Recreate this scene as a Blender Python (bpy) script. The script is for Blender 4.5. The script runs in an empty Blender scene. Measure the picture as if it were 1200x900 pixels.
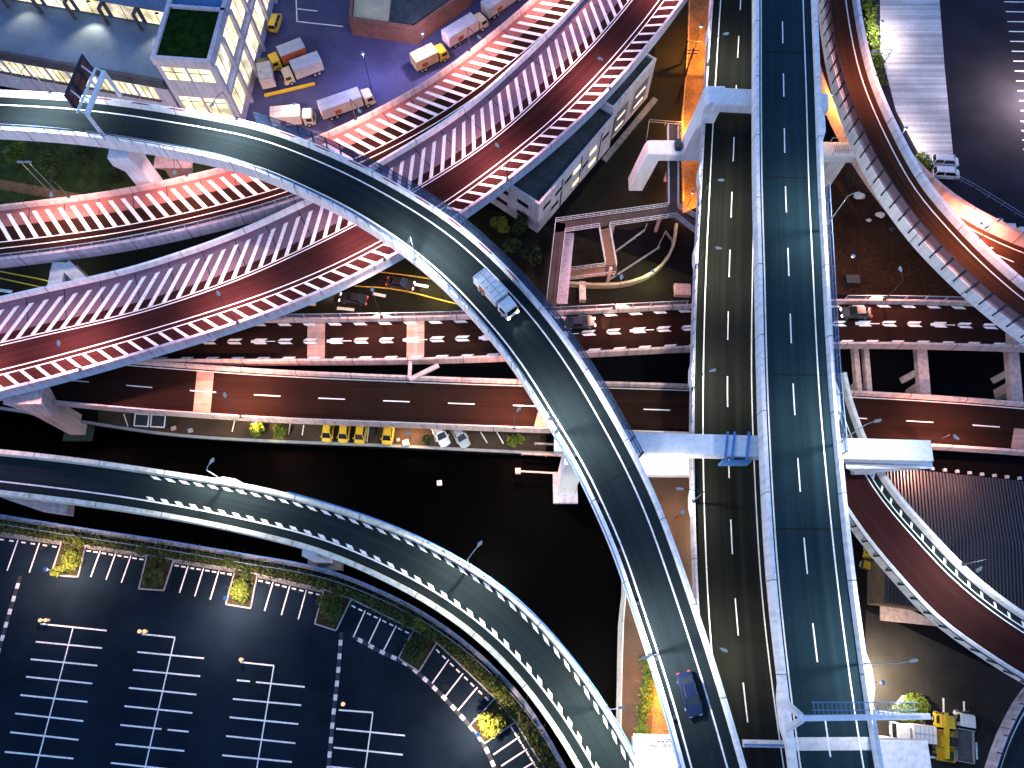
import bpy, math, random
from mathutils import Vector
random.seed(7)
R = math.radians
sc = bpy.context.scene
COL = sc.collection
# ------------------------------------------------------------------ camera
F = 922.0; HC = 114.0; TH = math.atan(324/F)
cT, sT = math.cos(TH), math.sin(TH)
cam = bpy.data.cameras.new('camera'); cam.sensor_width = 36; cam.lens = F/1200*36
cam.clip_start = 1; cam.clip_end = 3000
co = bpy.data.objects.new('camera', cam); COL.objects.link(co)
co.location = (0, 0, HC); co.rotation_euler = (TH, 0, 0); sc.camera = co

def P(px, py, z=0.0):
    """survey point: map reference on the photo -> world point at height z"""
    x = (px-600)/F; y = -(py-450)/F
    Y = y*cT+sT; Z = y*sT-cT
    t = (z-HC)/Z
    return Vector((x*t, Y*t, z))

# ------------------------------------------------------------------ materials
MATS = {}
def _new(name):
    m = bpy.data.materials.new(name); m.use_nodes = True
    n = m.node_tree.nodes; l = m.node_tree.links; n.clear()
    o = n.new('ShaderNodeOutputMaterial')
    return m, n, l, o
def scl(c, k): return (min(1, c[0]*k), min(1, c[1]*k), min(1, c[2]*k), 1)
def surf(name, col, rough=.85, var=.16, scale=.35, fine=6.0, streak=0.0, bump=.0, metal=0.0, spec=.02, fvar=.12, stain=0.0, panel=0.0, patch=0.0):
    m, n, l, o = _new(name)
    b = n.new('ShaderNodeBsdfPrincipled')
    b.inputs['Roughness'].default_value = rough; b.inputs['Metallic'].default_value = metal
    b.inputs['Specular IOR Level'].default_value = spec
    tc = n.new('ShaderNodeTexCoord')
    n1 = n.new('ShaderNodeTexNoise'); n1.inputs['Scale'].default_value = scale; n1.inputs['Detail'].default_value = 6
    n1.inputs['Roughness'].default_value = .65
    l.new(tc.outputs['Object'], n1.inputs['Vector'])
    n2 = n.new('ShaderNodeTexNoise'); n2.inputs['Scale'].default_value = fine; n2.inputs['Detail'].default_value = 4
    l.new(tc.outputs['Object'], n2.inputs['Vector'])
    def rng(src, a, bb, lo=.3, hi=.7):
        mr = n.new('ShaderNodeMapRange'); mr.inputs['From Min'].default_value = lo; mr.inputs['From Max'].default_value = hi
        mr.inputs['To Min'].default_value = a; mr.inputs['To Max'].default_value = bb
        l.new(src, mr.inputs['Value']); return mr.outputs['Result']
    def mul(a, bb):
        mm = n.new('ShaderNodeMath'); mm.operation = 'MULTIPLY'; l.new(a, mm.inputs[0]); l.new(bb, mm.inputs[1]); return mm.outputs[0]
    f = mul(rng(n1.outputs['Fac'], 1-var, 1+var), rng(n2.outputs['Fac'], 1-fvar, 1+fvar))
    if streak:
        uv = n.new('ShaderNodeUVMap')
        mp = n.new('ShaderNodeMapping'); mp.inputs['Scale'].default_value = (.018, 1.5, 1)
        l.new(uv.outputs['UV'], mp.inputs['Vector'])
        n3 = n.new('ShaderNodeTexNoise'); n3.inputs['Scale'].default_value = 1.0; n3.inputs['Detail'].default_value = 3
        l.new(mp.outputs['Vector'], n3.inputs['Vector'])
        f = mul(f, rng(n3.outputs['Fac'], 1-streak, 1+streak))
    if stain:
        mp = n.new('ShaderNodeMapping'); mp.inputs['Scale'].default_value = (1.3, 1.3, .12)
        l.new(tc.outputs['Object'], mp.inputs['Vector'])
        n4 = n.new('ShaderNodeTexNoise'); n4.inputs['Scale'].default_value = 1.2; n4.inputs['Detail'].default_value = 5
        l.new(mp.outputs['Vector'], n4.inputs['Vector'])
        f = mul(f, rng(n4.outputs['Fac'], 1-stain, 1.05, .35, .55))
    if panel or patch:
        uvn = n.new('ShaderNodeUVMap'); sx = n.new('ShaderNodeSeparateXYZ'); l.new(uvn.outputs['UV'], sx.inputs[0])
        def mth(op, x, y):
            q = n.new('ShaderNodeMath'); q.operation = op; l.new(x, q.inputs[0]); q.inputs[1].default_value = y; return q.outputs[0]
    if panel:                                                    # joints between cast panels
        fr = mth('FRACT', mth('ADD', mth('DIVIDE', sx.outputs[0], panel), .5), 0)
        f = mul(f, rng(mth('LESS_THAN', fr, .14/panel), 1, .35, 0, 1))
    if patch:                                                    # relaid lengths of surfacing and faint wheel tracks
        vr = n.new('ShaderNodeTexVoronoi'); vr.inputs['Scale'].default_value = 1; mp2 = n.new('ShaderNodeMapping'); mp2.inputs['Scale'].default_value = (.022, .12, 1)
        l.new(uvn.outputs['UV'], mp2.inputs['Vector']); vr.distance = 'CHEBYCHEV'; l.new(mp2.outputs[0], vr.inputs['Vector'])
        sc_ = n.new('ShaderNodeSeparateXYZ'); l.new(vr.outputs['Color'], sc_.inputs[0]); f = mul(f, rng(sc_.outputs[0], 1-patch, 1+patch, 0, 1))
        wv = n.new('ShaderNodeMath'); wv.operation = 'SINE'; l.new(mth('MULTIPLY', sx.outputs[1], 3.6), wv.inputs[0]); f = mul(f, rng(wv.outputs[0], 1-patch*.6, 1+patch*.6, -1, 1))
    mx = n.new('ShaderNodeVectorMath'); mx.operation = 'SCALE'
    mx.inputs[0].default_value = col[:3]; l.new(f, mx.inputs['Scale'])
    l.new(mx.outputs[0], b.inputs['Base Color'])
    if bump:
        bp = n.new('ShaderNodeBump'); bp.inputs['Strength'].default_value = bump; bp.inputs['Distance'].default_value = .05
        l.new(n2.outputs['Fac'], bp.inputs['Height']); l.new(bp.outputs[0], b.inputs['Normal'])
    l.new(b.outputs[0], o.inputs[0]); MATS[name] = m; return m
def glow(name, col, strength, var=.5, scale=.8):
    strength *= .24
    m, n, l, o = _new(name)
    e = n.new('ShaderNodeEmission'); tc = n.new('ShaderNodeTexCoord')
    n1 = n.new('ShaderNodeTexNoise'); n1.inputs['Scale'].default_value = scale; n1.inputs['Detail'].default_value = 4
    l.new(tc.outputs['Object'], n1.inputs['Vector'])
    mr = n.new('ShaderNodeMapRange'); mr.inputs['From Min'].default_value = .35; mr.inputs['From Max'].default_value = .65
    mr.inputs['To Min'].default_value = strength*(1-var); mr.inputs['To Max'].default_value = strength*(1+var)
    l.new(n1.outputs['Fac'], mr.inputs['Value'])
    e.inputs['Color'].default_value = (*col, 1); l.new(mr.outputs[0], e.inputs['Strength'])
    l.new(e.outputs[0], o.inputs[0]); MATS[name] = m; return m
def sheer(name, col, amount, tint=(1, 1, 1)):
    m, n, l, o = _new(name)
    t = n.new('ShaderNodeBsdfTransparent'); t.inputs[0].default_value = (*tint, 1)
    b = n.new('ShaderNodeBsdfPrincipled'); b.inputs['Base Color'].default_value = (*col, 1); b.inputs['Roughness'].default_value = .35
    mx = n.new('ShaderNodeMixShader'); mx.inputs[0].default_value = amount
    l.new(t.outputs[0], mx.inputs[1]); l.new(b.outputs[0], mx.inputs[2]); l.new(mx.outputs[0], o.inputs[0])
    MATS[name] = m; return m
def leafmat(name, c1, c2):
    m, n, l, o = _new(name)
    b = n.new('ShaderNodeBsdfPrincipled'); b.inputs['Roughness'].default_value = .7; b.inputs['Specular IOR Level'].default_value = .2
    g = n.new('ShaderNodeNewGeometry'); r = n.new('ShaderNodeValToRGB')
    r.color_ramp.elements[0].color = (*c1, 1); r.color_ramp.elements[1].color = (*c2, 1)
    l.new(g.outputs['Random Per Island'], r.inputs[0]); l.new(r.outputs[0], b.inputs['Base Color'])
    l.new(b.outputs[0], o.inputs[0]); MATS[name] = m; return m

asph_a = surf('blue_grey_asphalt', (.0140, .032, .042), .88, .12, .12, 9, streak=.18, patch=.06)
asph = surf('grey_asphalt', (.0145, .0225, .0265), .88, .12, .12, 9, streak=.18, patch=.07)
asph_b = surf('worn_grey_asphalt', (.013, .0145, .0125), .88, .14, .12, 9, streak=.25, patch=.12)
asph_red = surf('red_brown_asphalt', (.030, .011, .0115), .9, .14, .12, 9, streak=.28)
asph_brown = surf('brown_asphalt', (.050, .022, .013), .9, .14, .12, 9, streak=.28)
asph_e = surf('dark_asphalt', (.020, .0095, .0075), .88, .2, .12, 9, streak=.22)
pink_pave = surf('pink_concrete_pavement', (.26, .115, .105), .9, .16, .25, 5, streak=.12)
lav_pave = surf('lavender_concrete_pavement', (.17, .112, .15), .9, .16, .25, 5, streak=.12)
paint = surf('white_road_paint', (.80, .80, .78), .7, .16, .6, 5, fvar=.22)
conc = surf('pale_concrete', (.58, .58, .58), .85, .07, .3, 4, stain=.15, fvar=.07)
conc_w = surf('white_painted_concrete', (.76, .76, .78), .75, .05, .3, 4, stain=.15, fvar=.05, panel=10)
conc_c = surf('cream_concrete', (.66, .65, .55), .85, .07, .3, 4, stain=.25, fvar=.07, panel=9)
conc_l = surf('lavender_concrete', (.50, .45, .54), .85, .08, .3, 4, stain=.25, fvar=.08, panel=8)
conc_p = surf('pinkish_concrete', (.58, .43, .40), .85, .08, .3, 4, stain=.25, fvar=.08, panel=8)
conc_d = surf('dark_concrete', (.20, .20, .20), .9, .2, .3, 4, stain=.3)
steel_w = surf('white_painted_steel', (.74, .76, .80), .5, .04, .25, 3, stain=.08, spec=.3, fvar=.03)
steel_b = surf('blue_grey_steel', (.16, .24, .36), .5, .12, .6, 6)
steel_blue = surf('blue_painted_rail', (.10, .27, .58), .45, .1, .6, 6)
steel_d = surf('dark_steel', (.035, .045, .06), .5, .15, .6, 6)
steel_g = surf('galvanised_steel', (.42, .44, .47), .45, .12, .6, 6, metal=.3)
fascia_b = surf('pale_blue_girder_paint', (.36, .50, .68), .6, .05, .3, 3, stain=.1, fvar=.04)
joint_m = surf('ribbed_joint_concrete', (.46, .28, .22), .85, .2, .6, 5, streak=.2)
rubber = surf('black_rubber', (.015, .015, .016), .8, .1)
glass = surf('dark_glass', (.012, .016, .022), .08, .1, spec=.8)
mesh_blue = sheer('blue_tinted_noise_panel', (.02, .055, .14), .50, (.62, .75, 1))
mesh_purple = sheer('smoky_purple_panel', (.22, .15, .18), .74, (.95, .8, .85))
mesh_grey = sheer('fine_wire_mesh', (.30, .28, .36), .35)
land_m = surf('land_asphalt', (.006, .006, .008), .92, .3, .08, 5)
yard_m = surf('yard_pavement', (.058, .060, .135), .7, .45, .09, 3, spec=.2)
dirt_m = surf('bare_earth', (.026, .015, .011), .95, .4, .15, 2, fvar=.4)
lot_m = surf('car_park_asphalt', (.0065, .0135, .0235), .9, .55, .06, 6)
pale_lot = surf('pale_concrete_paving', (.52, .48, .49), .85, .25, .12, 3, streak=.35)
tile_m = surf('brown_promenade_tiles', (.085, .055, .042), .85, .2, .3, 4)
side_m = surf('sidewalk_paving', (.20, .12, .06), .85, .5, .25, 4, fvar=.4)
kerb_m = surf('grey_kerbstone', (.26, .28, .30), .85, .2, .5, 5)
grass_m = surf('mown_grass', (.035, .055, .018), .95, .5, .5, 6, fvar=.6)
soil_m = surf('planting_soil', (.030, .028, .018), .95, .4, .5, 6)
yellow_line = surf('yellow_road_paint', (.62, .42, .06), .7, .15, .8, 10)
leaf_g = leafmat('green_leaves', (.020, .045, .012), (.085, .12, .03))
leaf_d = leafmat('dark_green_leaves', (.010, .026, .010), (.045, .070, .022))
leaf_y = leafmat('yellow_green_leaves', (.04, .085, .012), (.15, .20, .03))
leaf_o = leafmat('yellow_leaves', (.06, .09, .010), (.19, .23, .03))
bark = surf('bark', (.06, .045, .03), .9, .3, 2, 8)
lamp_glass = glow('lit_lamp_glass_cool', (.45, .65, 1), .25, .1)
lamp_glass_w = glow('lit_lamp_glass_warm', (1, .72, .42), 5, .1)
head_glow = glow('lit_headlight', (1, .9, .7), 14, .1)
tail_glow = glow('lit_tail_light', (1, .06, .03), 5, .1)
amber_glow = glow('lit_amber_lamp', (1, .5, .08), 4, .1)
win_glow = glow('lit_window_warm', (1, .84, .52), 1.0, .55, .3)
win_glow2 = glow('lit_window_pale', (1, .88, .66), .8, .6, .3)
sign_cell = glow('dim_red_sign_cells', (.62, .25, .25), .09, .3, 3)
def car_paint(name, col): return surf(name, col, .3, .05, .5, 3, spec=.6)
pt_white = car_paint('white_vehicle_paint', (.72, .72, .72)); pt_yellow = car_paint('yellow_vehicle_paint', (.72, .46, .03))
pt_silver = car_paint('silver_vehicle_paint', (.40, .42, .46)); pt_blue = car_paint('dark_blue_vehicle_paint', (.006, .012, .045))
pt_dark = car_paint('dark_vehicle_paint', (.03, .03, .035)); pt_cream = car_paint('cream_vehicle_paint', (.62, .52, .36))
tarp = surf('grey_tarpaulin', (.42, .45, .52), .7, .12, .8, 5); tarp_p = surf('pink_beige_box_panel', (.68, .55, .50), .7, .12, .8, 5)
tarp_y = surf('yellow_beige_box_panel', (.66, .46, .26), .7, .12, .8, 5)
box_side = surf('beige_box_side', (.52, .46, .42), .7, .15, .8, 5); red_panel = surf('dull_red_panel', (.40, .10, .05), .7, .15, .8, 5)

# ------------------------------------------------------------------ mesh helpers
class MB:
    def __init__(s): s.v = []; s.f = []; s.uv = []
    def add(s, vs, fs, uvs=None):
        o = len(s.v); s.v += [tuple(v) for v in vs]; s.f += [tuple(i+o for i in f) for f in fs]
        s.uv += list(uvs) if uvs else [(0, 0)]*len(vs)
    def box(s, c, d, rot=0.0, top=1.0):
        x, y, z = d[0]/2, d[1]/2, d[2]/2; cr, sr = math.cos(rot), math.sin(rot); vs = []
        for zz, k in ((-z, 1), (z, top)):
            for a, b in ((-x, -y), (x, -y), (x, y), (-x, y)):
                a *= k; b *= k
                vs.append((c[0]+a*cr-b*sr, c[1]+a*sr+b*cr, c[2]+zz))
        s.add(vs, [(0, 3, 2, 1), (4, 5, 6, 7), (0, 1, 5, 4), (1, 2, 6, 5), (2, 3, 7, 6), (3, 0, 4, 7)])
    def bar(s, a, b, w, h=None, w2=None):
        """square bar between two points"""
        h = h or w; a = Vector(a); b = Vector(b); d = (b-a)
        if d.length < 1e-6: return
        d.normalize(); up = Vector((0, 0, 1)) if abs(d.z) < .95 else Vector((0, 1, 0))
        sd = d.cross(up).normalized(); up = sd.cross(d).normalized(); vs = []
        k = (w2/w) if w2 else 1
        for p, q in ((a, 1), (b, k)):
            for i, j in ((-1, -1), (1, -1), (1, 1), (-1, 1)): vs.append(p+sd*(i*w*q/2)+up*(j*h*q/2))
        s.add(vs, [(0, 3, 2, 1), (4, 5, 6, 7), (0, 1, 5, 4), (1, 2, 6, 5), (2, 3, 7, 6), (3, 0, 4, 7)])
    def tube(s, a, b, r, r2=None, n=8):
        a = Vector(a); b = Vector(b); d = (b-a).normalized(); r2 = r if r2 is None else r2
        up = Vector((0, 0, 1)) if abs(d.z) < .95 else Vector((0, 1, 0))
        sd = d.cross(up).normalized(); up = sd.cross(d); vs = []
        for p, q in ((a, r), (b, r2)):
            for i in range(n):
                t = 2*math.pi*i/n; vs.append(p+sd*math.cos(t)*q+up*math.sin(t)*q)
        s.add(vs, [(i, (i+1) % n, n+(i+1) % n, n+i) for i in range(n)]+[tuple(range(n))[::-1], tuple(range(n, 2*n))])
    def prism(s, poly, z0, z1):
        n = len(poly); poly = [Vector((p[0], p[1], 0)) for p in poly]
        area = sum(poly[i].x*poly[(i+1) % n].y-poly[(i+1) % n].x*poly[i].y for i in range(n))
        if area < 0: poly = poly[::-1]
        vs = [(p.x, p.y, z0) for p in poly]+[(p.x, p.y, z1) for p in poly]
        s.add(vs, [tuple(range(n))[::-1], tuple(range(n, 2*n))]+[(i, (i+1) % n, n+(i+1) % n, n+i) for i in range(n)])
    def quad(s, *p): s.add(p, [tuple(range(len(p)))])
    def loft(s, rings):
        n = len(rings[0]); vs = [p for r in rings for p in r]; fs = []
        for k in range(len(rings)-1):
            for i in range(n): fs.append((k*n+i, k*n+(i+1) % n, (k+1)*n+(i+1) % n, (k+1)*n+i))
        fs.append(tuple(range(n))[::-1]); m = (len(rings)-1)*n; fs.append(tuple(range(m, m+n)))
        s.add(vs, fs)
    def build(s, name, mat, parent=None, smooth=False, bevel=0):
        me = bpy.data.meshes.new(name); off = parent_loc(parent)
        me.from_pydata([(v[0]-off[0], v[1]-off[1], v[2]-off[2]) for v in s.v], [], s.f)
        ul = me.uv_layers.new(name='UVMap')
        for lp in me.loops: ul.data[lp.index].uv = s.uv[lp.vertex_index]
        me.materials.append(mat)
        if smooth:
            for p in me.polygons: p.use_smooth = True
        me.update(); o = bpy.data.objects.new(name, me); COL.objects.link(o)
        if parent: o.parent = parent
        if bevel:
            b = o.modifiers.new('bevel', 'BEVEL'); b.width = bevel; b.segments = 2; b.limit_method = 'ANGLE'; b.angle_limit = R(40)
        return o
def parent_loc(p):
    if p is None or p.get('_local'): return (0, 0, 0)
    l = Vector(p.location)
    while p.parent:
        p = p.parent
        if p.get('_local'): return (0, 0, 0)
        l += Vector(p.location)
    return l
def tag(o, label, cat, group=None, kind=None):
    o['label'] = label; o['category'] = cat
    if group: o['group'] = group
    if kind: o['kind'] = kind
    return o
def thing(name, label, cat, loc=(0, 0, 0), rot=0.0, group=None, local=False):
    o = bpy.data.objects.new(name, None); COL.objects.link(o); o.location = loc; o.rotation_euler = (0, 0, rot)
    o.empty_display_size = .5
    if local: LOCALS.append(o); o['_local'] = 1
    return tag(o, label, cat, group)
LOCALS = []
def sheet(name, polypx, z, mat, label, cat, uvdir=None):
    m = MB(); pts = [P(a, b, z) for a, b in polypx]
    if sum(pts[i].x*pts[(i+1) % len(pts)].y-pts[(i+1) % len(pts)].x*pts[i].y for i in range(len(pts))) < 0: pts = pts[::-1]
    m.add(pts, [tuple(range(len(pts)))], [(p.x, p.y) for p in pts])
    return tag(m.build(name, mat), label, cat, kind='structure')

# ------------------------------------------------------------------ paths
class Path:
    def __init__(s, pts):
        s.p = pts; s.s = [0.0]
        for a, b in zip(pts, pts[1:]): s.s.append(s.s[-1]+(b-a).length)
        s.L = s.s[-1]; s.n = []
        for i in range(len(pts)):
            t = pts[min(i+1, len(pts)-1)]-pts[max(i-1, 0)]; t.z = 0; t.normalize(); s.n.append(Vector((-t.y, t.x, 0)))
    def at(s, d, off=0.0, dz=0.0):
        d = max(0, min(s.L, d)); lo, hi = 0, len(s.s)-1
        while hi-lo > 1:
            m = (lo+hi)//2
            if s.s[m] <= d: lo = m
            else: hi = m
        k = (d-s.s[lo])/max(1e-9, s.s[hi]-s.s[lo])
        p = s.p[lo].lerp(s.p[hi], k); n = s.n[lo].lerp(s.n[hi], k).normalized()
        return p+n*off+Vector((0, 0, dz))
    def dir(s, d):
        t = s.at(d+.5)-s.at(d-.5); return math.atan2(t.y, t.x)
    def near(s, px, py):
        best = (1e9, 0)
        for i, q in enumerate(s.p):
            w = P(px, py, q.z); e = (w-q).length
            if e < best[0]: best = (e, s.s[i])
        return best[1]
    def shift(s, off): return Path([p+n*off for p, n in zip(s.p, s.n)])
def trace(px, z, n=160, it=60):
    """px: photo points, z: height or (z0,z1); returns a smooth Path"""
    zf = (lambda k: z) if not isinstance(z, (tuple, list)) else (lambda k: z[0]+(z[1]-z[0])*k)
    m = len(px); raw = [P(a, b, zf(i/(m-1))) for i, (a, b) in enumerate(px)]
    ext = [raw[0]*2-raw[1]]+raw+[raw[-1]*2-raw[-2]]; dense = []
    for i in range(1, len(ext)-2):
        p0, p1, p2, p3 = ext[i-1:i+3]
        for k in range(24):
            t = k/24; dense.append(.5*((2*p1)+(p2-p0)*t+(2*p0-5*p1+4*p2-p3)*t*t+(3*p1-p0-3*p2+p3)*t**3))
    dense.append(raw[-1]); q = Path(dense); pts = [q.at(q.L*i/(n-1)) for i in range(n)]
    for _ in range(it):
        pts = [pts[0]]+[pts[i]*.5+(pts[i-1]+pts[i+1])*.25 for i in range(1, n-1)]+[pts[-1]]
    return Path(pts)
def sweep(mb, path, prof, s0=None, s1=None, sign=1, step=2.0, closed=True):
    """prof: (outward offset, dz) polygon swept along the path"""
    s0 = 0 if s0 is None else s0; s1 = path.L if s1 is None else s1; n = max(2, int((s1-s0)/step)+1); rings = []
    for i in range(n):
        d = s0+(s1-s0)*i/(n-1); rings.append([path.at(d, o*sign, dz) for o, dz in prof])
    m = len(prof); vs = [p for r in rings for p in r]; fs = []
    uv = [(s0+(s1-s0)*i/(n-1), prof[j][0]+prof[j][1]) for i in range(n) for j in range(m)]
    for k in range(n-1):
        for i in range(m if closed else m-1): fs.append((k*m+i, k*m+(i+1) % m, (k+1)*m+(i+1) % m, (k+1)*m+i))
    if closed: fs.append(tuple(range(m))[::-1]); fs.append(tuple(range((n-1)*m, n*m)))
    mb.add(vs, fs, uv)
def ribbon(mb, pa, oa, pb, ob, dz=0.0, s0=0.0, s1=1.0, n=160):
    """strip between two paths (fractions s0..s1)"""
    vs = []; uv = []
    for i in range(n):
        k = s0+(s1-s0)*i/(n-1); a = pa.at(pa.L*k, oa, dz); b = pb.at(pb.L*k, ob, dz); vs += [a, b]
        w = (a-b).length; uv += [(pa.L*k, w), (pa.L*k, 0)]
    mb.add(vs, [(2*i, 2*i+1, 2*i+3, 2*i+2) for i in range(n-1)], uv)
def stripe(mb, path, o0, o1, s0, s1, dz=.012, skew=0.0):
    """painted block along path: lateral o0..o1, along s0..s1; skew shifts the o1 side along s"""
    n = max(2, int(abs(s1-s0)/2)+2); vs = []; uv = []
    for i in range(n):
        d = s0+(s1-s0)*i/(n-1); vs += [path.at(d, o0, dz), path.at(d+skew, o1, dz)]; uv += [(d, o0), (d, o1)]
    f = [(2*i, 2*i+2, 2*i+3, 2*i+1) for i in range(n-1)]
    if o1 < o0: f = [q[::-1] for q in f]
    mb.add(vs, f, uv)
def dashes(mb, path, off, w, ln, per, s0=0, s1=None):
    s1 = path.L if s1 is None else s1; d = s0
    while d+ln <= s1: stripe(mb, path, off-w/2, off+w/2, d, d+ln); d += per

class Via:
    """an elevated road: left/right edge-line paths + cross section"""
    def __init__(s, name, label, pl, pr, sl, sr, road, para, gird, h=1.0, t=.4, gd=2.2, hl=None, hr=None, pf=None, cat='viaduct', fd=1.0):
        s.pl, s.pr, s.sl, s.sr, s.t = pl, pr, sl, sr, t; s.hl = h if hl is None else hl; s.hr = h if hr is None else hr
        mid = pl.at(pl.L/2)
        s.root = thing(name, label, cat, (mid.x, mid.y, 0))
        m = MB(); ribbon(m, pl, sl, pr, -sr); s.road = m.build('road_surface', road, s.root)
        m = MB(); vs = []; n = 120; prof = ((0, sl+t, -.05), (0, sl+t-.05, -fd), (0, sl-.6, -fd-.15), (0, sl-1.3, -gd), (1, sr-1.3, -gd), (1, sr-.6, -fd-.15), (1, sr+t-.05, -fd), (1, sr+t, -.05))
        for i in range(n):
            k = i/(n-1)
            for sd, off, dz in prof: vs.append(pl.at(pl.L*k, off, dz) if sd == 0 else pr.at(pr.L*k, -off, dz))
        q = len(prof); fs = [(k*q+i, (k+1)*q+i, (k+1)*q+(i+1) % q, k*q+(i+1) % q) for k in range(n-1) for i in range(q)]
        m.add(vs, fs+[tuple(range(q)), tuple(range((n-1)*q, n*q))[::-1]]); m.build('girder', gird, s.root)
        for sd, hh in ((0, s.hl), (1, s.hr)):
            if hh <= 0: continue
            pth, off, sg = (pl, sl, 1) if sd == 0 else (pr, sr, -1)
            m = MB(); f = (fd if pf is None else pf)-.02
            sweep(m, pth, [(off, -.06), (off+.02, .18), (off+.12, hh), (off+t, hh), (off+t+.01, .05), (off+t+.012, -f*.5), (off+t+.012, -f), (off+t-.03, -f)], sign=sg)
            o = m.build('parapet', para if not isinstance(para, tuple) else para[sd], s.root)
        s.marks = MB()
    def P(s, side): return s.pl if side == 'l' else s.pr
    def line(s, side, off, w=.15, f0=0, f1=1):
        p = s.P(side); sg = 1 if side == 'l' else -1; stripe(s.marks, p, off*sg-w/2, off*sg+w/2, p.L*f0, p.L*f1)
    def done(s, mat=None): s.marks.build('lane_marking', mat or paint, s.root)
    def rail(s, side, hgt, s0, s1, post=2.0, mat=None, panel=None, out=.0, lean=.0, rails=(1.0, .55), name='railing', pw=.09, drop=.35):
        p = s.P(side); sg = 1 if side == 'l' else -1; off = (s.sl if side == 'l' else s.sr)+s.t*.6+out; h0 = s.hl if side == 'l' else s.hr
        m = MB(); n = max(1, int((s1-s0)/post))
        for i in range(n+1):
            d = s0+(s1-s0)*i/n
            m.bar(p.at(d, (off+.08)*sg, h0-drop), p.at(d, (off+lean)*sg, h0+hgt), pw, pw*1.3)
        for k in rails: 
            a = off+lean*k; z = h0+hgt*k; sweep(m, p, [(a-.04, z-.04), (a-.04, z+.04), (a+.04, z+.04), (a+.04, z-.04)], s0, s1, sg)
        o = m.build(name, mat or steel_b, s.root)
        if panel:
            m = MB(); sweep(m, p, [(off, h0+.05), (off+lean, h0+hgt-.06)], s0, s1, sg, closed=False); m.build('fence_panel', panel, o)
        return o
    def ped(s, side, px, py, ln=3.0, w=.7):
        """parapet bulge carrying a lamp"""
        w *= .6; p = s.P(side); sg = 1 if side == 'l' else -1; off = (s.sl if side == 'l' else s.sr)+s.t; h0 = s.hl if side == 'l' else s.hr; d = p.near(px, py)
        m = MB(); r0 = []; r1 = []
        for a, b in ((-ln*.9, -.02), (-ln*.35, w), (ln*.35, w), (ln*.9, -.02)):
            r0.append(p.at(d+a, (off+b)*sg, -.9)); r1.append(p.at(d+a, (off+b)*sg, h0-.03))
        m.add(r0+r1, [(0, 1, 2, 3), (7, 6, 5, 4)]+[(i, (i+1) % 4, 4+(i+1) % 4, 4+i) for i in range(4)])
        m.build('lamp_pedestal', conc_w, s.root)
    def joint(s, side, px, py, w=.6, mat=None, name='expansion_joint', skew=0.0):
        p = s.P(side); d = p.near(px, py); k = d/p.L; m = MB(); q = w/2/p.L
        a = [s.pl.at(s.pl.L*(k-q)+skew, s.sl-.03, .008), s.pr.at(s.pr.L*(k-q)-skew, -s.sr+.03, .008), s.pr.at(s.pr.L*(k+q)-skew, -s.sr+.03, .008), s.pl.at(s.pl.L*(k+q)+skew, s.sl-.03, .008)]
        m.add(a, [(0, 1, 2, 3)], [(v.x, v.y) for v in a]); return m.build(name, mat or conc, s.root)
SKY = 0.15; SUN = 0.02; EXPO = 2.8; SAT = .78; TINT = (1.2, 1.22, 1.2); LP = .92; LQ = .36
# ------------------------------------------------------------------ elevated roads
ZA, ZB, ZC, ZD2, ZD1, ZE, ZF, ZG, ZH, ZI, ZK = 22, 15, 21.5, 13, 12.2, 7, 10, 15.5, 14, 7.5, 9
VG = 'elevated roads of the interchange'
# --- topmost two-lane viaduct
al = trace([(940, -60), (941, 0), (945, 112), (948, 225), (952, 300), (959, 447), (969, 562), (980, 672), (1000, 825), (1011, 893), (1018, 935)], ZA)
ar = trace([(891, -60), (892, 0), (892, 112), (893, 225), (895.5, 300), (899, 447), (904.5, 562), (911.5, 672), (928, 825), (937.5, 893), (943, 935)], ZA)
A = Via('viaduct', 'topmost straight two lane viaduct with blue grey asphalt, running top to bottom', al, ar, 1.15, .45, asph_a, conc_w, steel_w, h=1.0, t=.6, gd=2.4, fd=1.1)
A.line('l', 0, .17); A.line('r', 0, .17)
ac = Path([(a+b)/2 for a, b in zip([al.at(al.L*i/159) for i in range(160)], [ar.at(ar.L*i/159) for i in range(160)])])
d0 = ac.near(919, 98)-2.1
dashes(A.marks, ac, 0, .16, 4.1, 9.5, d0 % 9.5)
A.done()
A.rail('l', 1.3, al.near(950, 225), al.near(966, 530), 2.4, steel_b, mesh_blue, out=.25, lean=.15, name='noise_fence', drop=.9)
A.joint('l', 1006, 870, 1.3, conc)
for q in ((946, 150), (962, 470), (996, 790)): A.ped('l', *q)
A.ped('r', 918, 835, 4)
# --- lower two-lane viaduct
bl = trace([(893, -60), (891.5, 0), (887, 112), (884, 225), (881.5, 337), (880.5, 447), (884, 550), (890.5, 672), (899.5, 762), (911, 850), (920, 910)], ZB)
br = trace([(849, -60), (844.5, 0), (837.5, 112), (831.5, 225), (826.5, 337), (824, 447), (824, 550), (828, 672), (833, 755), (841, 840), (848, 910)], ZB)
B = Via('viaduct', 'lower straight two lane viaduct with warm grey asphalt running beside and below the topmost one', bl, br, .6, 1.2, asph_b, conc_l, conc_l, h=.9, t=.4, gd=2.0)
B.line('l', 0, .16); B.line('r', 0, .16)
bc = Path([(a+b)/2 for a, b in zip([bl.at(bl.L*i/159) for i in range(160)], [br.at(br.L*i/159) for i in range(160)])])
dashes(B.marks, bc, 0, .15, 4.3, 9.6, (bc.near(857, 242)-2.15) % 9.6)
B.done()
B.rail('r', .9, br.near(828, 215), br.near(824, 590), 2.0, steel_b, None, out=.12, lean=.05)
for q in ((844, 40), (834, 210), (827, 300), (824, 440), (826, 590), (834, 760)): B.ped('r', q[0], q[1], 2.2, .4)
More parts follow.
